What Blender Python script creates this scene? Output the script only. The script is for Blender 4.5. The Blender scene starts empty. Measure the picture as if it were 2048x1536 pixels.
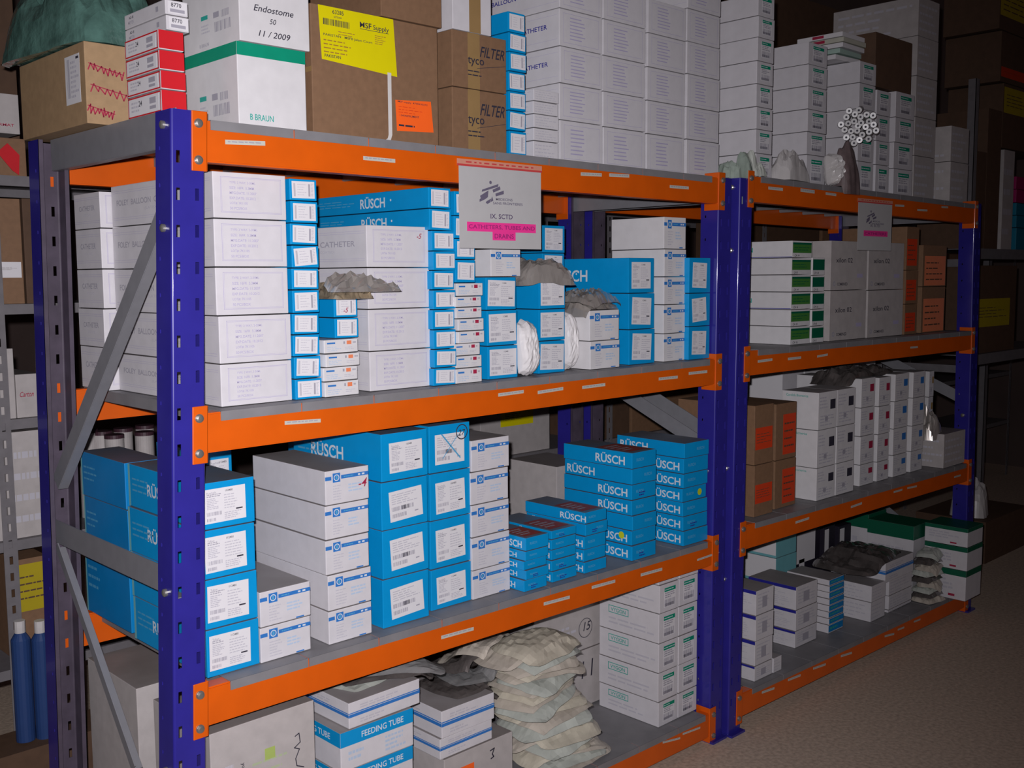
import bpy, bmesh, math, random
from mathutils import Vector, Matrix
random.seed(7)
sc = bpy.context.scene
# ---------------------------------------------------------------- camera
F = 2092.26
CAM = Vector((-1.0267, -2.0409, 1.6123)); YAW, PITCH, ROLL = .7646, -.1024, -.0070
fw = Vector((math.sin(YAW)*math.cos(PITCH), math.cos(YAW)*math.cos(PITCH), math.sin(PITCH)))
rt = Vector((math.cos(YAW), -math.sin(YAW), 0)); up = rt.cross(fw)
cr, sr = math.cos(ROLL), math.sin(ROLL)
RX = rt*cr + up*sr; UX = up*cr - rt*sr
cam = bpy.data.cameras.new('camera'); camo = bpy.data.objects.new('camera', cam)
sc.collection.objects.link(camo); sc.camera = camo
cam.sensor_width = 36; cam.lens = F/2048*36; cam.clip_start = .05; cam.clip_end = 60
camo.matrix_world = Matrix.Translation(CAM) @ Matrix((RX, UX, -fw)).transposed().to_4x4()
# ---------------------------------------------------------------- light: camera flash and the dim hall
sc.view_settings.view_transform = 'Standard'; sc.view_settings.look = 'None'
sc.view_settings.gamma = 1; sc.view_settings.use_curve_mapping = False; sc.view_settings.exposure = 0.0
w = bpy.data.worlds.new('hall_air'); sc.world = w; w.use_nodes = True
w.node_tree.nodes['Background'].inputs[0].default_value = (.52, .34, .37, 1)
w.node_tree.nodes['Background'].inputs[1].default_value = .040
fl = bpy.data.lights.new('flash', 'SPOT'); flo = bpy.data.objects.new('flash', fl); sc.collection.objects.link(flo)
fl.energy = 335; fl.color = (.98, .94, .985); fl.spot_size = math.radians(94); fl.spot_blend = 1.0; fl.shadow_soft_size = .012
flo.location = CAM + UX*.055 - RX*.03 + fw*.01
flo.rotation_euler = (fw - RX*.11 - UX*.05).to_track_quat('-Z', 'Y').to_euler()
# ---------------------------------------------------------------- pixel rays (used to measure places, all things stand at their own depth)
def ray(u, v): return RX*((u-1024)/F) - UX*((v-768)/F) + fw
def aty(u, v, Y): r = ray(u, v); return CAM + r*((Y-CAM.y)/r.y)
def atx(u, v, X): r = ray(u, v); return CAM + r*((X-CAM.x)/r.x)
def atz(u, v, Z): r = ray(u, v); return CAM + r*((Z-CAM.z)/r.z)
def proj(p):
    q = Vector(p)-CAM; z = q.dot(fw); return 1024+F*q.dot(RX)/z, 768-F*q.dot(UX)/z
def zat(x, y, v):
    lo, hi = -2, 5
    for _ in range(40):
        m = (lo+hi)/2
        if proj((x, y, m))[1] > v: lo = m
        else: hi = m
    return (lo+hi)/2
# ---------------------------------------------------------------- materials
MATS = {}
def mat(name, col, rough=.6, metal=0, dust=0, noise=.06, scale=30, alpha=1, coat=0, bump=0, spec=.4):
    if name in MATS: return MATS[name]
    m = bpy.data.materials.new(name); m.use_nodes = True; MATS[name] = m
    nt = m.node_tree; b = nt.nodes['Principled BSDF']; L = nt.links
    b.inputs['Roughness'].default_value = rough; b.inputs['Metallic'].default_value = metal
    b.inputs['Specular IOR Level'].default_value = spec
    b.inputs['Coat Weight'].default_value = coat; b.inputs['Coat Roughness'].default_value = .08
    c = (*col, 1)
    tc = nt.nodes.new('ShaderNodeTexCoord'); n = nt.nodes.new('ShaderNodeTexNoise'); n.inputs['Scale'].default_value = scale; n.inputs['Detail'].default_value = 4
    L.new(tc.outputs['Object'], n.inputs['Vector'])
    mx = nt.nodes.new('ShaderNodeMix'); mx.data_type = 'RGBA'
    mx.inputs[6].default_value = (*[x*(1-noise*2) for x in col], 1); mx.inputs[7].default_value = (*[min(1, x*(1+noise)) for x in col], 1)
    L.new(n.outputs[0], mx.inputs[0]); out = mx.outputs[2]
    if dust:
        g = nt.nodes.new('ShaderNodeNewGeometry'); sp = nt.nodes.new('ShaderNodeSeparateXYZ'); L.new(g.outputs['Normal'], sp.inputs[0])
        mr = nt.nodes.new('ShaderNodeMapRange'); mr.inputs[1].default_value = .7; mr.inputs[2].default_value = .95; mr.inputs[4].default_value = dust
        L.new(sp.outputs[2], mr.inputs[0])
        n2 = nt.nodes.new('ShaderNodeTexNoise'); n2.inputs['Scale'].default_value = 9; L.new(tc.outputs['Object'], n2.inputs['Vector'])
        mu = nt.nodes.new('ShaderNodeMath'); mu.operation = 'MULTIPLY_ADD'; mu.inputs[1].default_value = .5; mu.inputs[2].default_value = .7
        L.new(n2.outputs[0], mu.inputs[0])
        m3 = nt.nodes.new('ShaderNodeMath'); m3.operation = 'MULTIPLY'; m3.use_clamp = True; L.new(mr.outputs[0], m3.inputs[0]); L.new(mu.outputs[0], m3.inputs[1])
        m2 = nt.nodes.new('ShaderNodeMix'); m2.data_type = 'RGBA'; m2.inputs[7].default_value = (.17, .145, .135, 1)
        L.new(m3.outputs[0], m2.inputs[0]); L.new(out, m2.inputs[6]); out = m2.outputs[2]
    L.new(out, b.inputs['Base Color'])
    if bump:
        bp = nt.nodes.new('ShaderNodeBump'); bp.inputs['Strength'].default_value = bump; bp.inputs['Distance'].default_value = .01
        L.new(n.outputs[0], bp.inputs['Height']); L.new(bp.outputs[0], b.inputs['Normal'])
    if alpha < 1: b.inputs['Alpha'].default_value = alpha
    return m
WHITE = mat('white_card', (.60, .585, .61), .5, dust=.75)
WHITE2 = mat('bleached_card', (.64, .63, .64), .5, dust=.35)
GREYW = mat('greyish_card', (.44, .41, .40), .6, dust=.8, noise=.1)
CYAN = mat('cyan_card', (.0, .27, .60), .42, dust=.85, noise=.05)
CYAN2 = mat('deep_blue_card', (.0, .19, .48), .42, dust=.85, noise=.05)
BROWN = mat('brown_card', (.215, .12, .065), .7, noise=.12, scale=60)
TAN = mat('tan_card', (.36, .235, .125), .7, noise=.12, scale=50)
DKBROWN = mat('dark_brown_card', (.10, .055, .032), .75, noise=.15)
BLACKC = mat('black_card', (.012, .009, .02), .6)
PAPER = mat('label_paper', (.68, .67, .69), .5, noise=.02)
INK = mat('black_ink', (.03, .028, .045), .6, noise=0)
PURP = mat('violet_print', (.40, .37, .53), .6, noise=.02)
GREY = mat('grey_print', (.34, .33, .38), .6, noise=.02)
PALE = mat('pale_grey_print', (.48, .47, .52), .6, noise=.02)
PALEB = mat('pale_blue_print', (.42, .52, .66), .6, noise=.02)
BLUEP = mat('blue_print', (.03, .17, .50), .5, noise=.05)
NAVY = mat('navy_print', (.02, .02, .26), .5, noise=.05)
LETW = mat('white_lettering', (.60, .66, .72), .5, noise=.02)
LETB = mat('pale_blue_lettering', (.08, .33, .55), .5, noise=.02)
GREEN = mat('green_print', (.0, .26, .15), .5)
GREEN2 = mat('leaf_green_print', (.05, .19, .035), .5)
GREEN3 = mat('deep_green_print', (.0, .10, .05), .5)
TEAL = mat('teal_print', (.03, .36, .30), .5)
LTEAL = mat('light_teal_card', (.16, .42, .46), .5, dust=.5)
RED = mat('red_print', (.56, .012, .02), .45)
CRIM = mat('crimson_ink', (.36, .02, .06), .5)
SALM = mat('faded_red_print', (.30, .055, .045), .6)
ORST = mat('fluorescent_orange_paper', (.95, .13, .015), .5, noise=.03)
ORST2 = mat('orange_square_print', (.75, .22, .10), .5)
REDST = mat('red_orange_paper', (.62, .05, .012), .5, noise=.05)
YEL = mat('yellow_paper', (.68, .60, .0), .5, noise=.03)
YEL2 = mat('dull_yellow_paper', (.42, .33, .01), .5, noise=.05)
MAG = mat('magenta_highlight', (.86, .045, .30), .5, noise=.03)
TAPE = mat('packing_tape', (.30, .19, .08), .25)
STRAPM = mat('white_strap', (.62, .60, .58), .4)
YDOT = mat('yellow_dot', (.55, .60, .02), .5)
OCH = mat('ochre_tape', (.36, .20, .03), .4)
POSTM = mat('blue_enamel', (.026, .021, .245), .32, noise=.12, coat=.35, scale=14)
REARM = mat('purple_grey_steel', (.075, .058, .085), .6, noise=.3, scale=20)
BEAMM = mat('orange_enamel', (.66, .100, .002), .42, noise=.09, coat=.12, scale=12)
DECKM = mat('grey_painted_steel', (.23, .225, .235), .5, noise=.14, scale=16, metal=.1)
BRACEM = mat('grey_brace_steel', (.25, .25, .27), .42, metal=.25, noise=.08)
BOLTM = mat('zinc_bolt', (.32, .31, .29), .35, metal=.7)
TAGM = mat('shelf_tag_paper', (.50, .50, .44), .5)
DARKSLOT = mat('slot_shadow_steel', (.05, .04, .07), .6)
FOIL = mat('grey_foil', (.56, .52, .48), .22, metal=.6, noise=.2, scale=12)
FILM = mat('clear_film', (.36, .36, .36), .15, noise=.3, scale=10, alpha=.55, spec=.8)
GFILM = mat('greenish_film', (.09, .19, .16), .16, noise=.45, scale=22, spec=.9, bump=.6)
PAPB = mat('paper_pouch', (.52, .47, .40), .45, noise=.2, scale=15)
PAPG = mat('translucent_pouch', (.50, .53, .48), .3, noise=.2, scale=12)
# ---------------------------------------------------------------- object helpers
def link(name, me, parent=None, mats=None):
    o = bpy.data.objects.new(name, me); sc.collection.objects.link(o)
    if parent: o.parent = parent
    return o
LABELS = []
def tag(o, label, cat, group=None, kind=None):
    o['label'] = label; o['category'] = cat
    if group: o['group'] = group
    if kind: o['kind'] = kind
    n = len(label.split())
    if n < 4 or n > 16: print('LABEL LENGTH', n, label)
    if label in LABELS: print('DUP LABEL', label)
    LABELS.append(label); return o
class MB:
    """collects geometry with several materials, built as one mesh"""
    def __init__(s): s.v = []; s.f = []; s.m = []; s.mats = []
    def mi(s, m):
        if m not in s.mats: s.mats.append(m)
        return s.mats.index(m)
    def add(s, vs, fs, m):
        k = len(s.v); s.v += [tuple(x) for x in vs]; i = s.mi(m)
        for f in fs: s.f.append([k+a for a in f]); s.m.append(i)
    def box(s, a, b, m):
        x0, y0, z0 = a; x1, y1, z1 = b
        s.add([(x0,y0,z0),(x1,y0,z0),(x1,y1,z0),(x0,y1,z0),(x0,y0,z1),(x1,y0,z1),(x1,y1,z1),(x0,y1,z1)],
              [(0,3,2,1),(4,5,6,7),(0,1,5,4),(1,2,6,5),(2,3,7,6),(3,0,4,7)], m)
    def bar(s, p, q, side, wd, th, m):
        """flat bar from p to q, wd along side, th along the third axis"""
        p, q, side = Vector(p), Vector(q), Vector(side); d = (q-p).normalized()
        side = (side - d*side.dot(d)).normalized(); n = d.cross(side)
        vs = [a + side*sg*wd/2 + n*t*th/2 for a in (p, q) for sg, t in ((-1,-1),(1,-1),(1,1),(-1,1))]
        s.add(vs, [(0,1,2,3),(7,6,5,4),(0,4,5,1),(1,5,6,2),(2,6,7,3),(3,7,4,0)], m)
    def cyl(s, c, ax, r, h, m, n=14, r2=None, dome=0):
        c, ax = Vector(c), Vector(ax).normalized(); a = ax.orthogonal().normalized(); b = ax.cross(a); r2 = r if r2 is None else r2
        P = lambda rr, hh: [c+ax*hh+(a*math.cos(2*math.pi*i/n)+b*math.sin(2*math.pi*i/n))*rr for i in range(n)]
        vs = P(r, 0)+P(r2, h); fs = [(i, (i+1) % n, n+(i+1) % n, n+i) for i in range(n)]+[tuple(range(n))[::-1]]
        if dome:
            vs += P(r2*.6, h+dome*.75)+[c+ax*(h+dome)]
            fs += [(n+i, n+(i+1) % n, 2*n+(i+1) % n, 2*n+i) for i in range(n)]+[(2*n+i, 2*n+(i+1) % n, 3*n) for i in range(n)]
        else: fs.append(tuple(range(n, 2*n)))
        s.add(vs, fs, m)
    def build(s, name, parent=None, smooth=False, tf=None):
        me = bpy.data.meshes.new(name); me.from_pydata([tf(v) for v in s.v] if tf else s.v, [], s.f)
        for m in s.mats: me.materials.append(m)
        me.polygons.foreach_set('material_index', s.m)
        if smooth: me.polygons.foreach_set('use_smooth', [True]*len(s.f))
        me.update(); return link(name, me, parent)
TXT = {}
def glyphs(t):
    if t in TXT: return TXT[t]
    cu = bpy.data.curves.new('t', 'FONT'); cu.body = t; cu.resolution_u = 3; cu.offset = .018 if 'SCH' in t else .013 if t.isupper() else .008
    o = bpy.data.objects.new('t', cu); sc.collection.objects.link(o); bpy.context.view_layer.update()
    me = bpy.data.meshes.new_from_object(o.evaluated_get(bpy.context.evaluated_depsgraph_get()))
    vs = [(v.co.x, v.co.y) for v in me.vertices]; fs = [tuple(p.vertices) for p in me.polygons]
    bpy.data.objects.remove(o); bpy.data.curves.remove(cu); bpy.data.meshes.remove(me)
    x0 = min(v[0] for v in vs); x1 = max(v[0] for v in vs); y0 = min(v[1] for v in vs); y1 = max(v[1] for v in vs)
    TXT[t] = ([(v[0]-x0, v[1]-y0) for v in vs], fs, x1-x0, y1-y0); return TXT[t]
class Dec(MB):
    """flat print on a face: coordinates in fractions of the face"""
    def __init__(s, fr):
        super().__init__(); s.O, s.S, s.T, s.N, s.W, s.H = fr
        s.rot = 0; s.c = (0, 0)
    def P(s, x, y, l):
        if s.rot:
            cx, cy = s.c; dx, dy = (x-cx)*s.W, (y-cy)*s.H; c, n = math.cos(s.rot), math.sin(s.rot)
            x, y = cx+(dx*c-dy*n)/s.W, cy+(dx*n+dy*c)/s.H
        return s.O + s.S*(x*s.W) + s.T*(y*s.H) + s.N*(l*.00035)
    def rect(s, x0, y0, x1, y1, m, l=1):
        s.add([s.P(x0,y0,l), s.P(x1,y0,l), s.P(x1,y1,l), s.P(x0,y1,l)], [(0,1,2,3)], m)
    def quad(s, pts, m, l=1): s.add([s.P(x, y, l) for x, y in pts], [tuple(range(len(pts)))], m)
    def paper(s, x0, y0, x1, y1, m, l=1):
        a = [s.P(x0,y0,l), s.P(x1,y0,l), s.P(x1,y1,l), s.P(x0,y1,l)]; b = [s.P(x0,y0,.1), s.P(x1,y0,.1), s.P(x1,y1,.1), s.P(x0,y1,.1)]
        s.add(a+b, [(0,1,2,3),(0,4,5,1),(1,5,6,2),(2,6,7,3),(3,7,4,0)], m)
    def frame(s, x0, y0, x1, y1, t, m, l=1):
        tx, ty = t/s.W, t/s.H
        s.rect(x0,y0,x1,y0+ty,m,l); s.rect(x0,y1-ty,x1,y1,m,l); s.rect(x0,y0,x0+tx,y1,m,l); s.rect(x1-tx,y0,x1,y1,m,l)
    def disc(s, x, y, r, m, l=1, n=16, r0=0, asp=1):
        a = [2*math.pi*i/n for i in range(n)]
        o = [s.P(x+r*math.cos(t)/s.W*asp, y+r*math.sin(t)/s.H, l) for t in a]
        if r0:
            i_ = [s.P(x+r0*math.cos(t)/s.W*asp, y+r0*math.sin(t)/s.H, l) for t in a]
            s.add(o+i_, [(k, (k+1) % n, n+(k+1) % n, n+k) for k in range(n)], m)
        else: s.add(o, [tuple(range(n))], m)
    def text(s, t, x, y, h, m, l=1, wmax=None, shear=0, vert=False, width=None):
        """h = height as a fraction of the face; width stretches to a fraction of the face"""
        vs, fs, tw, th = glyphs(t); k = h*(s.W if vert else s.H)/th; kx = k
        if width: kx = width*(s.H if vert else s.W)/tw
        if wmax and tw*kx > wmax*(s.H if vert else s.W): kx = wmax*(s.H if vert else s.W)/tw
        if vert: pts = [s.P(x+b*k/s.W, y-a*kx/s.H, l) for a, b in vs]
        else: pts = [s.P(x+(a*kx+shear*b*k)/s.W, y+b*k/s.H, l) for a, b in vs]
        s.add(pts, fs, m)
    def lines(s, x0, y0, x1, y1, n, m, rng, l=1.5, fill=.5, words=5):
        p = (y1-y0)/n
        for i in range(n):
            y = y1-(i+1)*p+p*.25; x = x0; e = x0+(x1-x0)*rng.uniform(.55, 1)
            while x < e:
                ww = (x1-x0)/words*rng.uniform(.4, 1.1); s.rect(x, y, min(e, x+ww), y+p*fill, m, l); x += ww+(x1-x0)*.035
    def bars(s, x0, y0, x1, y1, m, rng, l=1.5, n=14):
        x = x0; st = (x1-x0)/n
        while x < x1-st*.5:
            ww = st*rng.uniform(.3, .75); s.rect(x, y0, x+ww, y1, m, l); x += st
    def scrawl(s, pts, wd, m, l=2):
        """pen stroke through points"""
        for a, b in zip(pts, pts[1:]):
            p, q = Vector((a[0]*s.W, a[1]*s.H)), Vector((b[0]*s.W, b[1]*s.H)); d = (q-p)
            if d.length < 1e-6: continue
            d.normalize(); n = Vector((-d.y, d.x))*wd/2; p -= d*wd/3; q += d*wd/3
            s.quad([((p+n).x/s.W, (p+n).y/s.H), ((p-n).x/s.W, (p-n).y/s.H), ((q-n).x/s.W, (q-n).y/s.H), ((q+n).x/s.W, (q+n).y/s.H)], m, l)
def face(which, w, d, h):
    X, Y, Z = Vector((1,0,0)), Vector((0,1,0)), Vector((0,0,1))
    return {'front': (Vector((-w/2,-d/2,0)), X, Z, -Y, w, h), 'left': (Vector((-w/2,d/2,0)), -Y, Z, -X, d, h),
            'top': (Vector((-w/2,-d/2,h)), X, Y, Z, w, d)}[which]
def card_body(name, w, d, h, m, bev=.0018, puff=.0012, rng=random):
    bm = bmesh.new(); bmesh.ops.create_cube(bm, size=1)
    for v in bm.verts:
        v.co.x *= w; v.co.y *= d; v.co.z = (v.co.z+.5)*h
    bmesh.ops.bevel(bm, geom=list(bm.edges), offset=min(bev, h*.1), segments=2, affect='EDGES', profile=.6)
    # closing flap line of the carton: a shallow groove all round just under the top edge
    me = bpy.data.meshes.new(name); bm.to_mesh(me); bm.free(); me.materials.append(m)
    return me
# ---------------------------------------------------------------- print styles of the cartons; each returns nothing, adds children
def fold_line(b, w, d, h, m=None, t=.0007):
    D = Dec(face('left', w, d, h)); D.rect(.01, .93, .99, .93+t/h, m or PALE); return D
def s_foley(b, w, d, h, rng, o):
    D = Dec(face('front', w, d, h)); D.frame(.10, .12, .93, .90, .0009, PURP); D.frame(.115, .145, .915, .875, .0005, PURP)
    D.build('printed_frame', b)
    D = Dec(face('front', w, d, h))
    for i, t in enumerate(('TYPE: 2 WAY, 2-30ML', 'SIZE: 16FR  5.3MM', 'MFG.DATE: 11.2007', 'EXP.DATE: 10.2012', 'LOT#: 7K1105', '50 PCS/BOX')):
        D.text(t, .22, .75-i*.112, .058, PURP, wmax=.40)
    if o.get('mark'): D.text('-5', .80, .70, .13, CRIM, shear=.3); 
    D.build('lettering', b)
    D = Dec(face('left', w, d, h))
    for y in (.86, .81, .20, .15): D.rect(.02, y, .98, y+.0006/h, PURP)
    tt = o.get('side', 'FOLEY  BALLOON  CATHETER'); D.text(tt, o.get('sx', .16), .50, .14, GREY, width=o.get('sw', .70))
    D.text('(LATEX COATED)', .36, .33, .085, PALE, width=.3)
    D.build('lettering', b)
def lab(D, x0, y0, x1, y1, rng, kind, rot=0):
    D.rot = rot; D.c = ((x0+x1)/2, (y0+y1)/2)
    D.paper(x0, y0, x1, y1, PAPER, 1); W_, H_ = x1-x0, y1-y0
    X = lambda a: x0+a*W_
    Y = lambda a: y0+a*H_
    if kind == 'big':       # two-column product label with two barcodes
        D.text(rng.choice(('Ruschelit', 'Tubus', 'Cuff')), X(.07), Y(.86), H_*.06, GREY, 1.6); D.text(rng.choice(('112082', '112481', '103480', '112480')), X(.52), Y(.87), H_*.06, INK, 1.6)
        D.lines(X(.07), Y(.76), X(.42), Y(.86), 2, GREY, rng, 1.6); D.lines(X(.07), Y(.40), X(.36), Y(.74), 7, PALE, rng, 1.6, .55, 3)
        D.lines(X(.48), Y(.36), X(.92), Y(.82), 6, PALE, rng, 1.6, .35, 5)
        D.bars(X(.06), Y(.22), X(.42), Y(.33), GREY, rng); D.bars(X(.06), Y(.06), X(.28), Y(.15), GREY, rng, n=9)
        D.rect(X(.76), Y(.30), X(.92), Y(.34), INK, 1.6); D.lines(X(.48), Y(.06), X(.9), Y(.28), 4, PALE, rng, 1.6)
    elif kind == 'bar':     # wide barcode label
        D.lines(X(.07), Y(.55), X(.9), Y(.92), 5, PALE, rng, 1.6, .4, 4)
        D.bars(X(.06), Y(.34), X(.74), Y(.48), GREY, rng, n=22); D.bars(X(.36), Y(.34), X(.58), Y(.48), INK, rng, n=8)
        D.bars(X(.06), Y(.12), X(.50), Y(.25), GREY, rng, n=14); D.rect(X(.75), Y(.18), X(.86), Y(.22), GREY, 1.6)
    elif kind == 'side':    # small label printed sideways
        D.bars(X(.08), Y(.10), X(.16), Y(.88), GREY, rng, n=2); D.lines(X(.24), Y(.15), X(.66), Y(.90), 5, PALE, rng, 1.6, .25, 6)
        D.rect(X(.72), Y(.12), X(.80), Y(.85), GREY, 1.6); D.lines(X(.83), Y(.12), X(.95), Y(.9), 9, PALE, rng, 1.6, .5, 2)
    D.rot = 0
def s_cyanlab(b, w, d, h, rng, o):
    D = Dec(face('front', w, d, h)); r = o.get('rot', rng.uniform(-.04, .02))
    x0, y0, x1, y1 = o.get('lr', (.10, .13, .84, .85)); lab(D, x0, y0, x1, y1, rng, o.get('lk', 'big'), r)
    if o.get('cross'):
        D.scrawl([(.3, .8), (.75, .25)], .004, LETB, 3); D.scrawl([(.32, .28), (.7, .75)], .002, LETB, 3)
    D.build('label', b)
    if o.get('circle'):
        D = Dec(face('front', w, d, h)); D.disc(.80, .80, .021, INK, 3, 24, .018, 1); D.text('27', .70, .72, .13, INK, 3, shear=.3); D.build('handwriting', b)
    if o.get('minus'):
        D = Dec(face('front', w, d, h)); D.text(o['minus'], .38, .22, .24, CRIM, 3, shear=.3); D.build('handwriting', b)
    if o.get('text', True) and h > .035:
        D = Dec(face('left', w, d, h)); x, y, hh = o.get('tp', (.60, .42, .40)); D.text('RÜSCH', x, y, hh, LETW, wmax=.4)
        D.disc(x+.26, y+hh*.55, .003, LETW); D.build('lettering', b)
    D = Dec(face('left', w, d, h)); D.lines(.06, .35, .40, .75, 3, LETB, rng, 1, .3, 4); D.build('small_print', b)
    if o.get('edge'):
        D = Dec(face('left', w, d, h)); D.rect(.0, .0, .03, 1, LTEAL); D.build('edge_strip', b)
def s_rusch(b, w, d, h, rng, o):
    D = Dec(face('left', w, d, h)); x = o.get('x', .55); D.text('RÜSCH', x, .16, .66, LETW, width=o.get('tw', .42)); D.build('lettering', b)
    D = Dec(face('front', w, d, h)); D.text('RUSCH', .18 if x > .3 else .5, .42, .20, LETB, width=.30)
    if rng.random() < .35: D.lines(.3, .15, .6, .5, 2, NAVY, rng)
    D.build('small_lettering', b)
    if o.get('dot'):
        s_, t_, f_ = o['dot']; D = Dec(face(f_, w, d, h)); D.disc(s_, t_, .0115, YDOT, 2); D.build('round_sticker', b)
    if o.get('pan'):
        D = Dec(face('top', w, d, h)); D.rect(.12, .08, .9, .55, SALM); D.lines(.2, .15, .8, .5, 4, GREY, rng); D.build('printed_panel', b)
def s_stripe(b, w, d, h, rng, o):
    y = o.get('sy', .72); D = Dec(face('front', w, d, h)); D.rect(.0, y, .14, y+.11, BLUEP); D.rect(.36, y, 1, y+.11, BLUEP)
    D.rect(.75, y+.03, .80, y+.08, LETW, 2); D.rect(.84, y+.03, .9, y+.08, LETW, 2); D.lines(.42, y+.025, .7, y+.085, 1, LETB, rng, 2); D.build('stripe', b)
    D = Dec(face('front', w, d, h)); rw = .17; D.rect(.17, y-.08, .34, y+.19, BLUEP); D.disc(.255, y+.055, .008, LETW, 2, 14, .006); D.rect(.235, y+.0, .275, y+.11, LETB, 2); D.build('logo', b)
    D = Dec(face('front', w, d, h)); D.lines(.17, .10, .42, y-.14, 6, PALE, rng, 1, .35, 3); D.lines(.52, .28, .88, y-.16, 3, PALEB, rng, 1, .5, 3)
    if o.get('foot', True): D.rect(.70, .015, .86, .055, BLUEP)
    D.build('small_print', b)
    if o.get('minus'): D = Dec(face('front', w, d, h)); D.text(o['minus'], .74, .38, .26, CRIM, 3, shear=.3); D.build('handwriting', b)
def s_portex(b, w, d, h, rng, o):
    c = o.get('c', ORST2); D = Dec(face('front', w, d, h)); D.rect(.08, .68, .32, .80, BLUEP); D.build('stripe', b)
    D = Dec(face('front', w, d, h)); D.rect(.66, .60, .80, .88, c, 1); D.rect(.56, .64, .61, .84, GREY, 1); D.lines(.84, .62, .95, .86, 1, GREY, rng); D.build('logo', b)
    D = Dec(face('front', w, d, h)); D.lines(.08, .12, .55, .52, 3, PALEB, rng, 1, .35, 4); D.lines(.6, .2, .9, .45, 2, PALE, rng, 1, .35, 3); D.build('small_print', b)
def s_green(b, w, d, h, rng, o):
    n = o.get('n', 1)
    for k in range(n):
        D = Dec(face('front', w, d, h)); a = k/n; q = 1/n; x0, x1 = a+q*.24, a+q*.82
        D.paper(x0, .16, x1, .86, PAPER, 1); D.rect(x0, .72, x1, .86, GREEN, 2); D.lines(x0+.02, .76, x1-.02, .83, 1, LETW, rng, 3, .4, 3)
        D.lines(x0+.03, .48, x1-.03, .70, 3, GREY, rng, 2, .5, 3); D.bars(x0+.02*q, .18, x1-.02*q, .44, GREY, rng, 2, 10); D.rect(x0+.02*q, .2, x1-.1*q, .3, GREY, 2); D.build('label', b)
    if o.get('logo'):
        D = Dec(face('left', w, d, h)); D.frame(.16, .60, .50, .86, .0025, TEAL); D.text('VYGON', .20, .66, .13, TEAL, width=.25); D.build('logo', b)
        D = Dec(face('left', w, d, h)); D.lines(.16, .20, .95, .50, 2, PALE, rng, 1, .4, 3); D.build('small_print', b)
def s_blank(b, w, d, h, rng, o): pass
def s_carton(b, w, d, h, rng, o):
    D = Dec(face('front', w, d, h)); D.rect(.46, 0, .54, 1, TAPE, 1); D.build('packing_tape', b)
def s_orange(b, w, d, h, rng, o):
    D = Dec(face('front', w, d, h)); x0, y0, x1, y1 = o.get('r', (.15, .2, .85, .8)); D.paper(x0, y0, x1, y1, o.get('c', REDST), 1)
    D.lines(x0+.06, y0+.1, x1-.06, y1-.08, 4, DKBROWN, rng, 1.6, .22, 4); D.build('sticker', b)
def s_greenlab(b, w, d, h, rng, o):
    D = Dec(face('front', w, d, h)); D.rect(.03, .28, .97, .88, o.get('c', GREEN2), 1); D.rect(.03, .78, .97, .90, GREEN3, 2); D.lines(.1, .4, .9, .7, 2, GREEN3, rng, 2, .25, 4); D.build('label', b)
    D = Dec(face('front', w, d, h)); D.text(rng.choice(('CH 14', 'CH 16', 'CH 18', 'CH 8')), .12, .05, .14, INK, 1, wmax=.6, shear=.2); D.build('handwriting', b)
    if o.get('vy'): D = Dec(face('left', w, d, h)); D.text('VYGON', .30, .35, .28, TEAL, width=.28); D.rect(0, .02, 1, .06, NAVY); D.build('lettering', b)
def s_squares(b, w, d, h, rng, o):
    D = Dec(face('front', w, d, h)); c = o.get('c', INK); D.rect(.62, .52, .90, .78, c, 1); D.build('colour_square', b)
    D = Dec(face('front', w, d, h)); D.lines(.06, .55, .5, .9, 4, PALE, rng, 1, .4, 3); D.lines(.1, .08, .9, .4, 4, PALE, rng, 1, .4, 4); D.rect(.35, .22, .5, .34, GREY, 2); D.build('small_print', b)
    if o.get('lt'): D = Dec(face('left', w, d, h)); D.text('Candida Biomerica', .12, .86, .07, TEAL, width=.6); D.build('lettering', b)
def s_navy(b, w, d, h, rng, o):
    for f_ in ('left', 'front'):
        D = Dec(face(f_, w, d, h))
        if f_ == 'left': D.rect(0, .86, 1, 1.0, NAVY, 1); D.lines(.08, .1, .9, .78, 8, PALE, rng, 1, .35, 4)
        else: D.lines(.1, .2, .9, .9, 5, PALE, rng, 1, .35, 3); D.rect(.35, .25, .62, .7, GREY, 2)
        D.build('stripe' if f_ == 'left' else 'small_print', b)
def s_grid(b, w, d, h, rng, o):   # white cartons with framed list of text
    D = Dec(face('front', w, d, h)); D.frame(.09, .10, .92, .90, .0009, PURP); D.build('printed_frame', b)
    D = Dec(face('front', w, d, h))
    for i in range(7): D.rect(.24, .78-i*.095, .24+rng.uniform(.26, .36), .81-i*.095, PURP, 1)
    D.build('lettering', b)
    D = Dec(face('left', w, d, h)); D.rect(.02, .84, .98, .84+.0006/h, PURP); D.rect(.02, .18, .98, .18+.0006/h, PURP)
    D.text('FOLEY  BALLOON  CATHETER', .10, .50, .13, NAVY, width=.78); D.build('lettering', b)
def s_mottle(b, w, d, h, rng, o):
    for f_ in ('front', 'left'):
        D = Dec(face(f_, w, d, h)); D.lines(.06, .1, .94, .9, 4, PALE, rng, 1, .3, 6); D.build('small_print', b)
STY = dict(foley=s_foley, cyanlab=s_cyanlab, rusch=s_rusch, stripe=s_stripe, portex=s_portex, green=s_green, blank=s_blank, carton=s_carton,
           orange=s_orange, greenlab=s_greenlab, squares=s_squares, navy=s_navy, grid=s_grid, mottle=s_mottle)
CNT = [0]
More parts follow.
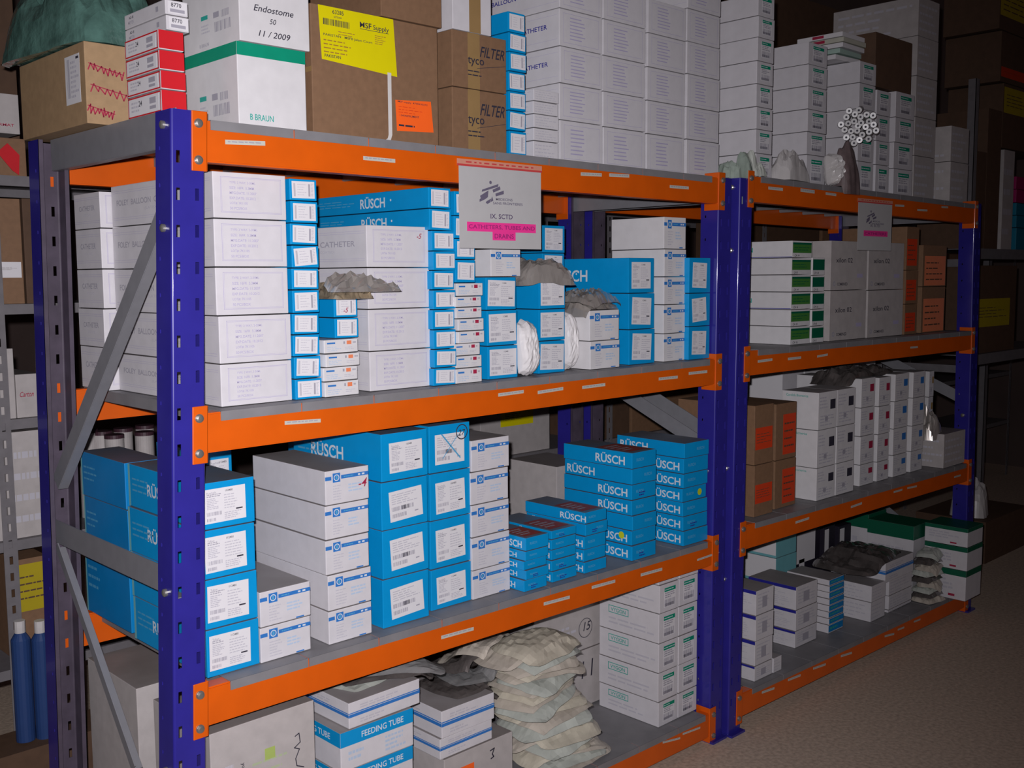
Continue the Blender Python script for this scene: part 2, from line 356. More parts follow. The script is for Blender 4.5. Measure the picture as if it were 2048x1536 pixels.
def make_box(x, y, z, w, d, h, style='blank', m=None, yaw=0, opt=None, name='carton'):
    """x,y,z = front left bottom corner"""
    CNT[0] += 1; rng = random.Random(CNT[0]); opt = opt or {}
    h = max(h-.0022, .004); w = max(w-.0035, .004)
    me = card_body(name, w, d, h, m or WHITE, rng=rng); o = link(name, me)
    c, s_ = math.cos(yaw), math.sin(yaw); o.location = (x+(w/2)*c-(d/2)*s_, y+(w/2)*s_+(d/2)*c, z); o.rotation_euler = (0, 0, yaw)
    STY[style](o, w, d, h, rng, opt); o['dims'] = '%.3f %.3f %.3f' % (w, d, h); del o['dims']
    return o
# ---------------------------------------------------------------- rack geometry
L1, L2, G = 1.87, 1.845, .1653
W, PD, D_ = .0746, .0704, .7316
ZC = .56
LV1 = [(1.8911, -.0047), (1.2861, .0032), (.6774, -.0069), (.0766, -.0135)]
LV2 = [(1.8893, -.0110), (1.3047, -.0030), (.6881, -.0080), (.0766, -.0127)]
DECK = .046
def deck_z(bay, i, x):
    z, t = (LV1 if bay == 1 else LV2)[i]; X = x if bay == 1 else x-L1-G
    return z + t*(X/.935-1) + DECK
def base(bay, i, u, v, Y=None):
    z = deck_z(bay, i, .9 if bay == 1 else 3)
    for _ in range(4):
        p = aty(u, v, Y) if Y is not None else atz(u, v, z)
        z = deck_z(bay, i, p.x)
    return p.x, p.y, z
ORD = ['bottom', 'second from bottom', 'third from bottom', 'fourth from bottom', 'fifth from bottom', 'sixth from bottom', 'seventh from bottom', 'eighth from bottom', 'ninth from bottom', 'tenth from bottom']
def ordn(k, n):
    if k == 0: return 'bottom one'
    if k == n-1: return 'top one'
    if k == n-2 and n > 3: return 'next to top'
    return ORD[k]
TOPZ = {}
def ST(bay, lvl, b, uR, tops, style, m, d, where, ub=None, dep=.25, Y=None, opt=None, ov=None, group=None, name='carton', cat='box', yaw=0, jit=.0015, z0=None, key=None, cols=1, offs=None):
    """stack of boxes: b = pixel of front left bottom corner, uR = pixel of right edge, tops = pixel rows of the left front corner at each box top"""
    x, y, zz = base(bay, lvl, b[0], b[1], Y)
    if Y is None and y < .012: y = .012; x = aty(b[0], b[1], y).x
    if z0 is not None:
        zz = TOPZ[z0] if isinstance(z0, str) else z0; p = aty(b[0], b[1], y); x = p.x
    rr = ray(uR, b[1]); c, s = math.cos(yaw), math.sin(yaw)
    # ray with the vertical plane through (x,y) along (c,s)
    t = ((x-CAM.x)*s-(y-CAM.y)*c)/(rr.x*s-rr.y*c); q = CAM+rr*t; wd = math.hypot(q.x-x, q.y-y)
    if z0 is None: zz = max(deck_z(bay, lvl, x), deck_z(bay, lvl, x+wd))+.0012
    zt = [zat(x, y, v) for v in tops]
    if ub:
        lo, hi = .01, 1.6
        for _ in range(30):
            mm = (lo+hi)/2
            if proj((x-s*mm, y+c*mm, zt[-1]))[0] > ub: lo = mm
            else: hi = mm
        dep = lo
    n = len(tops); z = zz; res = []
    for k in range(n):
        rng = random.Random(hash_(where)+k); op = dict(opt or {}); st, mm_, nm = style, m, name
        if ov and k in ov: op.update(ov[k]); st = op.get('style', style); mm_ = op.get('m', m)
        for cI in range(cols):
            dx, dy = rng.uniform(-jit, jit), rng.uniform(-jit, jit)
            if offs and offs[k]: dx += offs[k]
            o = make_box(x+dx+cI*wd/cols*c, y+dy+cI*wd/cols*s, z, wd/cols, dep, zt[k]-z, st, mm_, yaw+rng.uniform(-1, 1)*jit*3, op, nm)
            dd = op.get('d', d); col = '' if cols == 1 else (' left', ' right')[cI]
            lbl = (dd+' '+where) if n == 1 and cols == 1 else (dd+', '+ordn(k, n)+col+' '+where)
            if n == 1 and cols == 2: lbl = dd+','+col+' one '+where
            tag(o, lbl, cat, group or (('boxes stacked '+where) if n*cols > 1 else None)); res.append(o)
        z = zt[k]
    if key: TOPZ[key] = z
    print('ST %-44s x %.3f y %.3f z %.3f w %.3f d %.3f h %s' % (where, x, y, zz, wd, dep, ' '.join('%.3f' % (b_-a_) for a_, b_ in zip([zz]+zt, zt))))
    return res
def hash_(s): return sum(ord(c)*(i+3) for i, c in enumerate(s)) % 99991
# ---------------------------------------------------------------- setting
mb = MB(); FLOORM = mat('concrete_floor', (.58, .465, .36), .85, noise=.3, scale=70, bump=.15)
mb.box((-6, -5, -.06), (9, 7, 0), FLOORM); o = mb.build('floor'); o['kind'] = 'structure'
WALLM = mat('dark_plaster', (.10, .07, .062), .9, noise=.2, scale=3)
mb = MB(); mb.box((-6, 4.6, 0), (9, 4.75, 4.2), WALLM); o = mb.build('wall_back'); o['kind'] = 'structure'
mb = MB(); mb.box((8.0, -5, 0), (8.15, 4.6, 4.2), WALLM); o = mb.build('wall_right'); o['kind'] = 'structure'
# ---------------------------------------------------------------- racks
def sheet(bm_, ufn, W_, z0, z1, cols, ks, off):
    """perforated strip with real thickness; ufn(s,z)->point; cols = [(centre, half width, half height, dz)], ks = hole heights"""
    xs = sorted({0, W_} | {c-h for c, h, _, _ in cols} | {c+h for c, h, _, _ in cols}); zs = {z0, z1}
    for c, hw, hh, dz in cols:
        for k in ks:
            for q in (k+dz-hh, k+dz+hh):
                if z0 < q < z1: zs.add(round(q, 5))
    zs = sorted(zs); vs = {}; off = Vector(off)
    def V(i, j, b):
        if (i, j, b) not in vs: vs[i, j, b] = bm_.verts.new(Vector(ufn(xs[i], zs[j]))+off*b)
        return vs[i, j, b]
    def solid(i, j):
        if not (0 <= i < len(xs)-1 and 0 <= j < len(zs)-1): return False
        cx_, cz_ = (xs[i]+xs[i+1])/2, (zs[j]+zs[j+1])/2
        return not any(abs(cx_-c) < hw and any(abs(cz_-k-dz) < hh for k in ks) for c, hw, hh, dz in cols)
    for i in range(len(xs)-1):
        for j in range(len(zs)-1):
            if not solid(i, j): continue
            for b in (0, 1):
                q = (V(i, j, b), V(i+1, j, b), V(i+1, j+1, b), V(i, j+1, b)); bm_.faces.new(q if b == 0 else q[::-1])
            for di, dj, e in ((-1, 0, ((i, j), (i, j+1))), (1, 0, ((i+1, j), (i+1, j+1))), (0, -1, ((i, j), (i+1, j))), (0, 1, ((i, j+1), (i+1, j+1)))):
                if not solid(i+di, j+dj): bm_.faces.new((V(*e[0], 0), V(*e[1], 0), V(*e[1], 1), V(*e[0], 1)))
def post(name, parent, x0, y0, dy, z1, lean, zh, m=POSTM):
    """C-section upright: x0..x0+W, front at y0, opening towards dy; leaning slightly"""
    bm_ = bmesh.new(); r = .005; P = .0757
    ks = [zh-k*P for k in range(-6, 34)]; ks = [k for k in ks if .05 < k < z1-.02]
    sheet(bm_, lambda s, z: (x0+r+s, y0, z), W-2*r, 0, z1, [(.010, .0042, .0125, 0), (.052, .0042, .0125, 0)], ks, (0, .0015*dy, 0))
    sheet(bm_, lambda s, z: (x0, y0+dy*(r+s), z), PD-r, 0, z1, [(PD*.66, .0025, .004, .02)], ks, (.0015, 0, 0))
    sheet(bm_, lambda s, z: (x0+W, y0+dy*(r+s), z), PD-r, 0, z1, [(PD*.66, .0025, .004, .02)], ks, (-.0015, 0, 0))
    for sx in (0, 1):   # rounded corners
        n = 5; pv = None
        for i in range(n+1):
            a = math.pi/2*i/n
            X = x0+r-r*math.sin(a) if sx == 0 else x0+W-r+r*math.sin(a); Yy = y0+dy*(r-r*math.cos(a))
            cv = [bm_.verts.new((X, Yy, 0)), bm_.verts.new((X, Yy, z1))]
            if pv: f = bm_.faces.new((pv[0], cv[0], cv[1], pv[1])); f.smooth = True
            pv = cv
    for sx in (0, 1):   # return lips
        a = x0 if sx == 0 else x0+W; b_ = a+(.012 if sx == 0 else -.012); Yy = y0+dy*PD
        bm_.faces.new([bm_.verts.new(p) for p in ((a, Yy, 0), (b_, Yy, 0), (b_, Yy, z1), (a, Yy, z1))])
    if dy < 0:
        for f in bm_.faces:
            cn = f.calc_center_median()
            if cn.x > x0+.002: f.material_index = 1  # rear posts: darker purple-grey on all but the left web
    for v in bm_.verts: v.co.x += lean*(v.co.z-ZC)
    bmesh.ops.recalc_face_normals(bm_, faces=bm_.faces)
    me = bpy.data.meshes.new(name); bm_.to_mesh(me); bm_.free(); me.materials.append(m); me.materials.append(REARM)
    o = link(name, me, parent)
    mb = MB(); c = lean*(0-ZC); ya, yb = sorted((y0-.018*dy, y0+(PD+.012)*dy)); mb.box((x0-.003+c, ya, 0), (x0+W+.003+c, yb, .008), m)
    mb.build('base_plate', o); return o
def frame_braces(root, x0, leans, pat):
    """horizontal and diagonal members in the side frame"""
    xm = x0+.022
    def m_(ya, za, yb, zb, wd, nm='brace', lip=1):
        mb = MB(); p = Vector((xm+leans*(za-ZC), ya, za)); q = Vector((xm+leans*(zb-ZC), yb, zb)); mb.bar(p, q, (0, (zb-za), -(yb-ya)), wd, .003, BRACEM)
        d = (q-p).normalized(); s = d.cross(Vector((1, 0, 0))).normalized()
        if s.z < 0: s = -s
        mb.bar(p-s*wd/2+Vector((.012, 0, 0)), q-s*wd/2+Vector((.012, 0, 0)), (1, 0, 0), .024, .003, BRACEM)
        return mb.build(nm, root)
    for a in pat: m_(*a)
def rack(bay, X0, Y0, yaw, L, lv, leanL, leanR, leanLr, zh, tags, label, topL, topR):
    root = bpy.data.objects.new('pallet_rack', None); sc.collection.objects.link(root)
    tag(root, label, 'shelving rack', 'blue and orange pallet racks')
    root.location = (X0, Y0, 0); root.rotation_euler = (0, 0, yaw)
    zf = lambda i, X: lv[i][0]+lv[i][1]*(X/.935-1)
    for xx, ln, lr, zt in ((-W, leanL, leanLr, topL), (L, leanR, leanR, topR)):
        pf = post('upright_post', root, xx, 0, 1, zt, ln, zh); pr = post('upright_post', root, xx, D_, -1, zt, lr, zh)
        if bay == 1 and xx < 0:
            pat = [(.02, zt-.032, D_-.03, zt-.032, .075)]
            xq = -.0526
            g = lambda u, v: (lambda p: (p.y, p.z))(atx(u, v, xq))
            (ya, za), (yb, zb) = g(318, 385), g(117, 975); pat.append((.055, za, D_-.03, zb, .042))
            (ya, za), (yb, zb) = g(322, 1165), g(108, 1067); pat.append((.03, za, D_-.02, zb, .06))
            (ya, za), (yb, zb) = g(270, 1536), g(117, 1100); pat.append((ya, za, D_-.03, zb, .024))
            pat.append((.03, .13, D_-.03, .13, .05))
        else:
            pat = [(.02, zt-.042, D_-.03, zt-.042, .07), (.03, 1.02, D_-.05, 1.30, .05), (.03, .72, D_-.03, .72, .055), (.03, .20, D_-.03, .62, .03), (.03, .12, D_-.03, .12, .05)]
        frame_braces(root, xx, ln, pat)
        mb = MB()
        for zz in ((zt-.03, zt-.24, .95, .56) if xx < 0 else (zt-.03, .95)):
            mb.cyl((xx+ln*(zz-ZC), PD*.45, zz), (-1, 0, 0), .0085, .006, BOLTM, dome=.003)
        mb.build('bolt', pf)
    H = .1228
    for i in range(4):
        for rear in (0, 1):
            yy = D_ if rear else 0; sg = -1 if rear else 1
            xl = (leanLr if rear else leanL)*(zf(i, 0)-ZC); xr = leanR*(zf(i, L)-ZC)
            mb = MB(); t = .040
            def pt(X, y, dz): return (X, yy+sg*y, zf(i, X)+dz)
            a = [pt(X, y, dz) for X in (xl, L+xr) for y, dz in ((.0, -.0411), (.0, .0445), (t, .0445), (t, -.0411))]
            fs = [(0,1,5,4),(1,2,6,5),(2,3,7,6),(3,0,4,7),(0,3,2,1),(4,5,6,7)]
            mb.add(a, fs, BEAMM); bo = mb.build('beam', root)
            me = bo.data; bm_ = bmesh.new(); bm_.from_mesh(me); bmesh.ops.recalc_face_normals(bm_, faces=bm_.faces); bmesh.ops.bevel(bm_, geom=[e for e in bm_.edges if abs(e.verts[0].co.x-e.verts[1].co.x) > .5], offset=.003, segments=2, affect='EDGES'); bm_.to_mesh(me); bm_.free()
            for side in (0, 1):     # end bracket: plate on the inner side of the post, folded round its front
                mb = MB(); X = (xl if side == 0 else L+xr); z = zf(i, 0 if side == 0 else L); s2 = -1 if side == 0 else 1
                ln = (leanLr if rear else leanL) if side == 0 else leanR
                y0, y1 = sorted((yy-sg*.0035, yy)); xa, xb = sorted((X-s2*.004, X+s2*.031))
                mb.box((xa, y0, z-H/2), (xb, y1, z+H/2), BEAMM)
                y0, y1 = sorted((yy-sg*.0035, yy+sg*.055)); xa, xb = sorted((X-s2*.0045, X-s2*.0005))
                mb.box((xa, y0, z-H/2), (xb, y1, z+H/2), BEAMM)
                br = mb.build('bracket', bo, tf=lambda v, z=z, ln=ln: (v[0]+ln*(v[2]-z), v[1], v[2]))
                bv = br.modifiers.new('b', 'BEVEL'); bv.width = .0015; bv.segments = 2
                for q in (-.039, .036):
                    mb = MB(); xx = X+s2*.0165+ln*q
                    mb.cyl((xx, yy-sg*.0035, z+q), (0, -sg, 0), .0095, .0025, BOLTM, 18); mb.cyl((xx, yy-sg*.006, z+q), (0, -sg, 0), .008, .0035, BOLTM, 6 if side else 16, dome=.0015)
                    mb.build('bolt', br)
            if not rear:
                for (ii, u0, v0, u1, v1, hh) in tags:
                    if ii != i: continue
                    p = aty(u0, v0, Y0); q = aty(u1, v1, Y0); cx_ = X0
                    mb = MB(); a0 = (p.x-cx_, -.0008, p.z); a1 = (q.x-cx_, -.0008, q.z)
                    hz = hh
                    mb.add([(a0[0], -.0009, a0[2]-hz/2), (a1[0], -.0009, a1[2]-hz/2), (a1[0], -.0009, a1[2]+hz/2), (a0[0], -.0009, a0[2]+hz/2)], [(0,1,2,3)], TAGM)
                    rng = random.Random(u0); dx = (a1[0]-a0[0]); x_ = a0[0]+dx*.06
                    while x_ < a1[0]-dx*.1:
                        ww = dx*rng.uniform(.06, .14); k = (x_-a0[0])/dx; zz = a0[2]+(a1[2]-a0[2])*k
                        mb.add([(x_, -.0013, zz-hz*.05), (x_+ww, -.0013, zz-hz*.05), (x_+ww, -.0013, zz+hz*.25), (x_, -.0013, zz+hz*.25)], [(0,1,2,3)], GREY); x_ += ww+dx*.03
                    mb.build('shelf_tag', bo)
        x = .062
        while x < L-.02:    # steel deck planks lying on both beams with a lip hanging over the front
            x1 = min(x+.203, L-.03)
            if x1-x < .04: break
            mb = MB(); z0 = zf(i, x); z1 = zf(i, x1); g = .0015
            def q(X, y, dz): return (X, y, (z0 if X < (x+x1)/2 else z1)+dz)
            for (y0, y1, a_, b_) in ((-.0016, D_+.0016, DECK-.0015, DECK), (-.0022, -.0004, .0255, DECK), (D_+.0004, D_+.0022, .0255, DECK)):
                mb.add([q(x+g, y0, a_), q(x1-g, y0, a_), q(x1-g, y1, a_), q(x+g, y1, a_), q(x+g, y0, b_), q(x1-g, y0, b_), q(x1-g, y1, b_), q(x+g, y1, b_)],
                       [(0,3,2,1),(4,5,6,7),(0,1,5,4),(1,2,6,5),(2,3,7,6),(3,0,4,7)], DECKM)
            for xx in (x+g, x1-g-.0012):    # downturned long edges between the beams
                mb.box((xx, .042, min(z0, z1)+DECK-.028), (xx+.0012, D_-.042, min(z0, z1)+DECK-.0016), DECKM)
            mb.build('deck_panel', root); x += .203
    return root
T1 = [(0, 450, 284, 530, 287, .0095), (0, 726, 316, 790, 322, .009), (0, 1161, 348, 1203, 350, .0095), (0, 1218, 350, 1258, 352, .0095), (0, 1339, 373, 1377, 376, .009),
      (1, 569, 846, 641, 841, .0085), (1, 996, 790, 1047, 783, .009), (1, 1075, 785, 1126, 777, .009), (1, 1164, 775, 1210, 769, .009), (1, 1317, 758, 1355, 754, .009), (1, 1377, 747, 1414, 743, .009),
      (2, 882, 1275, 947, 1257, .0095), (2, 1087, 1208, 1139, 1194, .0095), (2, 1183, 1175, 1230, 1162, .0095), (2, 1281, 1150, 1324, 1138, .0095), (2, 1394, 1120, 1437, 1105, .007),
      (3, 1325, 1485, 1360, 1476, .007), (3, 1365, 1468, 1400, 1455, .007)]
rack(1, 0, 0, 0, L1, LV1, .0374, .0070, .0187, 2.1536-.44-.0035, T1, 'near blue and orange steel shelving rack loaded with catheter boxes', 1.957, 1.932)
T2 = [(0, 1536, 376, 1565, 379, .010), (0, 1600, 380, 1628, 384, .012), (0, 1650, 387, 1671, 390, .009), (0, 1788, 411, 1806, 412, .008), (0, 1832, 420, 1852, 421, .008), (0, 1880, 414, 1893, 415, .008),
      (1, 1515, 723, 1544, 719, .009), (1, 1575, 718, 1601, 715, .009), (1, 1633, 713, 1654, 709, .008), (1, 1818, 695, 1833, 694, .008),
      (2, 1590, 1045, 1617, 1036, .009), (2, 1700, 1014, 1722, 1006, .009), (2, 1785, 984, 1802, 979, .008), (2, 1812, 976, 1831, 972, .008), (2, 1905, 954, 1918, 950, .008),
      (3, 1523, 1385, 1548, 1376, .009), (3, 1575, 1360, 1600, 1350, .009), (3, 1625, 1337, 1650, 1328, .009), (3, 1680, 1312, 1702, 1305, .009), (3, 1767, 1272, 1786, 1267, .009), (3, 1793, 1259, 1806, 1254, .008), (3, 1825, 1243, 1838, 1238, .008)]
rack(2, L1+G, -.0167, -.0039, L2, LV2, .0122, -.03, .0122, 1.71, T2, 'far blue and orange steel shelving rack continuing the row to the right', 1.935, 1.93)
# gap filler: nothing between the two racks but their back to back posts
# further print styles
def s_feed(b, w, d, h, rng, o):
    for f_, tx in (('front', .28), ('left', .25)):
        D = Dec(face(f_, w, d, h)); D.rect(0, .62, 1, 1, CYAN, 1); D.build('blue_band', b)
        D = Dec(face(f_, w, d, h)); D.text('FEEDING TUBE', tx, .72, .16, LETW, 2, width=.58); D.build('lettering', b)
    D = Dec(face('front', w, d, h)); D.lines(.1, .2, .35, .5, 2, PALEB, rng); D.lines(.6, .1, .92, .55, 4, PALEB, rng); D.build('small_print', b)
def s_thin(b, w, d, h, rng, o):
    for f_ in ('front', 'left'):
        D = Dec(face(f_, w, d, h)); D.rect(0, .42, 1, .54, BLUEP, 1); D.rect(0, .56, 1, .60, BLUEP, 1); D.lines(.15, .66, .7, .85, 2, PALE, rng); D.lines(.15, .1, .5, .3, 2, PALE, rng); D.build('stripe', b)
def s_redbox(b, w, d, h, rng, o):
    D = Dec(face('front', w, d, h)); D.rect(0, .05, 1, 1, RED, 1); D.build('red_end', b)
    D = Dec(face('left', w, d, h)); D.frame(.02, .04, .98, .98, .003, RED, 1); D.build('red_border', b)
    D = Dec(face('left', w, d, h)); D.paper(.06, .12, .92, .9, PAPER, 1); D.lines(.12, .25, .45, .8, 3, PALE, rng, 2); D.rect(.66, .5, .84, .78, GREY, 2); D.text('24', .34, .5, .26, INK, 2); D.rect(.66, .25, .84, .4, GREY, 2); D.build('label', b)
def s_whitelab(b, w, d, h, rng, o):
    D = Dec(face('front', w, d, h)); D.paper(.12, .1, .95, .92, PAPER, 1); D.text('8770', .25, .55, .28, INK, 2, wmax=.6); D.rect(.2, .2, .85, .42, GREY, 2); D.build('label', b)
    D = Dec(face('left', w, d, h)); D.text('AG 45', .12, .6, .2, INK, 1); D.text('METER', .1, .25, .22, GREY, 1, wmax=.5); D.rect(.78, .35, .84, .7, GREY, 1); D.build('lettering', b)
def lpanel(D, rng, y=.28):
    D.rect(.34, y+.10, .46, y+.16, TEAL, 1); D.rect(.56, y+.08, .66, y+.16, GREY, 1); D.bars(.70, y+.06, .84, y+.16, GREY, rng, 1, 8); D.bars(.58, y-.12, .86, y+.02, GREY, rng, 1, 12); D.lines(.34, y-.1, .5, y+.04, 3, PALE, rng, 1)
def s_braunlow(b, w, d, h, rng, o):
    for f_ in ('front', 'left'): D = Dec(face(f_, w, d, h)); D.rect(0, .84, 1, 1, GREEN, 1); D.build('lid_band', b)
    D = Dec(face('front', w, d, h)); D.text('B BRAUN', .16, .07, .075, TEAL, 1, width=.34); D.build('lettering', b)
    D = Dec(face('left', w, d, h)); lpanel(D, rng); D.build('small_print', b)
def s_braunup(b, w, d, h, rng, o):
    D = Dec(face('front', w, d, h))
    D.text('Endostome', .20, .44, .09, INK, 1, shear=.3, width=.56); D.text('50', .42, .29, .075, INK, 1, shear=.25); D.text('11 / 2009', .26, .10, .085, INK, 1, shear=.3, width=.44); D.build('handwriting', b)
    D = Dec(face('left', w, d, h)); lpanel(D, rng, .34); D.text('B BRAUN', .3, .06, .05, GREY, 1); D.build('small_print', b)
def s_msf(b, w, d, h, rng, o):
    D = Dec(face('front', w, d, h)); D.quad([(.075, .585), (.655, .535), (.63, 1.0), (.055, 1.0)], YEL, 1)
    D.text('63285', .16, .950, .032, INK, 2, wmax=.12); D.bars(.09, .855, .29, .905, INK, rng, 2, 20); D.text('60733/84', .17, .920, .014, INK, 2)
    D.text('MSF', .365, .885, .045, INK, 2, width=.09); D.text('Supply', .468, .874, .05, INK, 2, width=.125); D.rect(.365, .872, .59, .876, INK, 2)
    D.text('PAKISTAN   MSFB Jalam Court', .09, .765, .024, INK, 2, width=.37); D.text('PAKISTAN', .095, .605, .024, INK, 2, width=.12)
    D.lines(.09, .635, .34, .755, 4, OCH, rng, 2, .3, 5); D.lines(.2, .79, .33, .83, 2, OCH, rng, 2, .3, 3); D.lines(.48, .77, .58, .85, 5, OCH, rng, 2, .35, 3)
    D.rot = 0; D.build('shipping_label', b)
    D = Dec(face('front', w, d, h)); D.quad([(.635, .345), (.935, .37), (.955, .11), (.645, .09)], ORST, 2)
    D.text('MSF supply  4700630272', .655, .325, .018, INK, 3, width=.25); D.text('1.04 INSTRUMENT', .67, .215, .016, INK, 3, width=.16); D.lines(.66, .24, .90, .31, 3, REDST, rng, 3, .2, 6); D.lines(.66, .12, .90, .17, 1, INK, rng, 3, .3, 4); D.build('sticker', b)
    D = Dec(face('front', w, d, h)); D.rect(.575, .05, .605, .56, STRAPM, 3); D.quad([(.575, .05), (.605, .05), (.59, .0), (.545, -.0), (.568, .02)], STRAPM, 3); D.build('strap', b)
    D = Dec(face('left', w, d, h)); D.rect(0, .48, 1, .52, TAPE, 1); D.build('packing_tape', b)
def s_tyco(b, w, d, h, rng, o):
    D = Dec(face('front', w, d, h)); D.text('tyco', .28, .40, .17, INK, 1, width=.30); D.lines(.28, .22, .6, .36, 2, INK, rng, 1, .3, 3); D.build('lettering', b)
    D = Dec(face('front', w, d, h)); D.text('FILTER', .50, .60, .19, INK, 2, shear=.25, width=.46); D.scrawl([(.45, .38), (.98, .5)], .0012, INK, 2); D.build('handwriting', b)
    D = Dec(face('front', w, d, h)); D.rect(.28, 0, .50, 1, TAPE, .5); D.build('packing_tape', b)
def s_taped(b, w, d, h, rng, o):
    D = Dec(face('front', w, d, h)); D.rect(.42, 0, .72, 1, TAPE, 1); D.build('packing_tape', b)
def s_bigwhite(b, w, d, h, rng, o):
    D = Dec(face('front', w, d, h)); D.text('xilon 02', .14, .56, .10, INK, 1, width=.45); D.disc(.10, .13, .010, GREY, 1, 14, .005); D.text('COMBINED', .18, .09, .06, INK, 1, width=.28); D.build('lettering', b)
    D = Dec(face('front', w, d, h)); D.rect(.72, .25, .88, .33, PURP, 1); D.build('logo', b)
def s_greenlid(b, w, d, h, rng, o):
    for f_ in ('front', 'left'): D = Dec(face(f_, w, d, h)); D.rect(0, .80, 1, 1, GREEN3, 1); D.build('lid_band', b)
    D = Dec(face('top', w, d, h)); D.rect(0, 0, 1, 1, GREEN3, 1); D.build('lid', b)
    D = Dec(face('left', w, d, h)); D.lines(.1, .3, .8, .7, 3, PALE, rng); D.rect(.6, .1, .75, .18, CRIM, 1); D.build('small_print', b)
def s_tealbox(b, w, d, h, rng, o):
    D = Dec(face('left', w, d, h)); D.rect(0, .1, 1, 1, PAPER, 1); D.build('label', b)
def s_tealthin(b, w, d, h, rng, o):
    D = Dec(face('front', w, d, h)); D.rect(0, .12, 1, .95, CYAN2, 1); D.lines(.1, .3, .9, .8, 1, TEAL, rng, 2); D.build('teal_end', b)
STY.update(feed=s_feed, thin=s_thin, redbox=s_redbox, whitelab=s_whitelab, braunlow=s_braunlow, braunup=s_braunup, msf=s_msf, tyco=s_tyco, taped=s_taped, bigwhite=s_bigwhite, greenlid=s_greenlid, tealbox=s_tealbox, tealthin=s_tealthin)
# ================================================================ NEAR RACK, SECOND LEVEL (eye height)
ST(1, 1, (442, 816), 587, (728, 631, 533, 435, 340), 'foley', WHITE, 'white latex catheter carton', 'in stack beside near blue post', ub=222, jit=.0025, opt=dict(sx=.06, sw=.62), name='catheter_carton')
ST(1, 1, (215, 778), 330, (695, 617, 537, 455, 381), 'foley', WHITE, 'white latex catheter carton', 'in rear stack behind the near blue post', ub=146, Y=.575, opt=dict(side='CATHETER', sx=.2, sw=.6), name='catheter_carton')
ST(1, 1, (591, 801), 646, (758, 713, 669, 626, 579, 535, 489, 444.6, 399.6, 355), 'cyanlab', CYAN, 'small blue tube box', 'in tall ten box stack', dep=.33, opt=dict(lk='side', lr=(.08, .1, .92, .9), text=False), ov={6: dict(rot=.08), 2: dict(rot=-.05), 1: dict(rot=-.06)}, jit=.002, name='tube_box', cat='box')
ST(1, 1, (652, 796), 722, (763.5, 734.7, 707.6, 679), 'portex', WHITE2, 'small white box with orange square', 'under two blue boxes', dep=.24, jit=.004, yaw=.03, name='tube_box', key='F')
ST(1, 1, (673, 791), 722, (635, 592), 'cyanlab', CYAN, 'small blue tube box', 'on the orange square boxes', dep=.26, z0='F', opt=dict(lk='side', lr=(.1, .1, .93, .92), text=False), ov={1: dict(minus='-5')}, name='tube_box', key='F2')
ST(1, 1, (740, 784.5), 864, (702.5, 618, 534, 448), 'foley', WHITE, 'white catheter carton', 'in stack left of centre', dep=.40, opt=dict(side='BALLOON  CATHETER', sx=.1, sw=.78), ov={3: dict(mark=1)}, name='catheter_carton', key='E')
ST(1, 1, (869, 774), 915, (735.7, 698.5, 659, 618.6, 579, 540, 501, 459.5), 'cyanlab', CYAN, 'small blue tube box', 'in the narrow stack beside marked carton', dep=.30, opt=dict(lk='side', lr=(.12, .12, .95, .88), text=False), jit=.003, name='tube_box', key='D', Y=.035)
ST(1, 1, (859, 460), 905, (415.5, 372.5), 'cyanlab', CYAN, 'long blue tube box', 'bridging marked catheter carton', dep=.52, z0='D', Y=.035, opt=dict(lk='side', lr=(.12, .1, .9, .9), tp=(.44, .2, .62)), name='tube_box')
ST(1, 1, (915, 766), 968, (737, 712, 687, 662, 637, 614, 592, 565), 'portex', WHITE2, 'small white box with red square', 'in slumping stack', dep=.20, opt=dict(c=CRIM), jit=.006, name='tube_box', key='H', Y=.03)
ST(1, 1, (911, 562), 952, (518, 476, 430, 380), 'cyanlab', CYAN, 'small blue tube box', 'above the red square boxes', dep=.30, z0='H', Y=.035, opt=dict(lk='side', lr=(.1, .12, .95, .88), text=False), jit=.003, name='tube_box')
ST(1, 1, (975, 754), 1036, (692, 620, 553), 'cyanlab', CYAN, 'blue airway tube box', 'in three box stack under white box', dep=.30, opt=dict(text=False, lr=(.06, .1, .96, .9)), name='tube_box', key='I', Y=.05)
ST(1, 1, (983, 553), 1044, (497,), 'stripe', WHITE2, 'white box with blue stripe', 'on blue boxes just under the paper sign', dep=.24, z0='I', Y=.05, name='tube_box')
ST(1, 1, (1078, 746), 1131, (682, 618, 551), 'cyanlab', CYAN, 'blue airway tube box', 'in stack beside slim white pack', dep=.34, opt=dict(text=False, lr=(.06, .1, .96, .9)), ov={2: dict(rot=.0)}, name='tube_box', key='J', Y=.06)
ST(1, 1, (1086, 551), 1131, (505, 449), 'cyanlab', CYAN, 'blue box', 'behind the paper sign', dep=.25, z0='J', Y=.22, opt=dict(lr=(.1, .1, .9, .9), text=False), name='tube_box')
ST(1, 1, (1180, 741), 1240, (682, 620), 'stripe', WHITE2, 'white box with blue stripe', 'under crumpled foil pouches', dep=.22, name='tube_box', key='K', Y=.035)
ST(1, 1, (1257, 731), 1309, (659, 586, 514), 'cyanlab', CYAN, 'large blue tube box', 'in stack right of foil pouches', dep=.42, opt=dict(lr=(.12, .12, .86, .88), rot=-.05, text=False), ov={2: dict(text=True, rot=0, tp=(.22, .32, .42))}, name='tube_box', Y=.05)
ST(1, 1, (1327, 725), 1371, (667, 609, 553, 497, 432), 'stripe', WHITE2, 'white box with blue stripe', 'in tall stack near middle post', dep=.22, ov={4: dict(d='long white box with blue stripe'), 0: dict(sy=.70)}, name='tube_box', jit=.003, Y=.04)

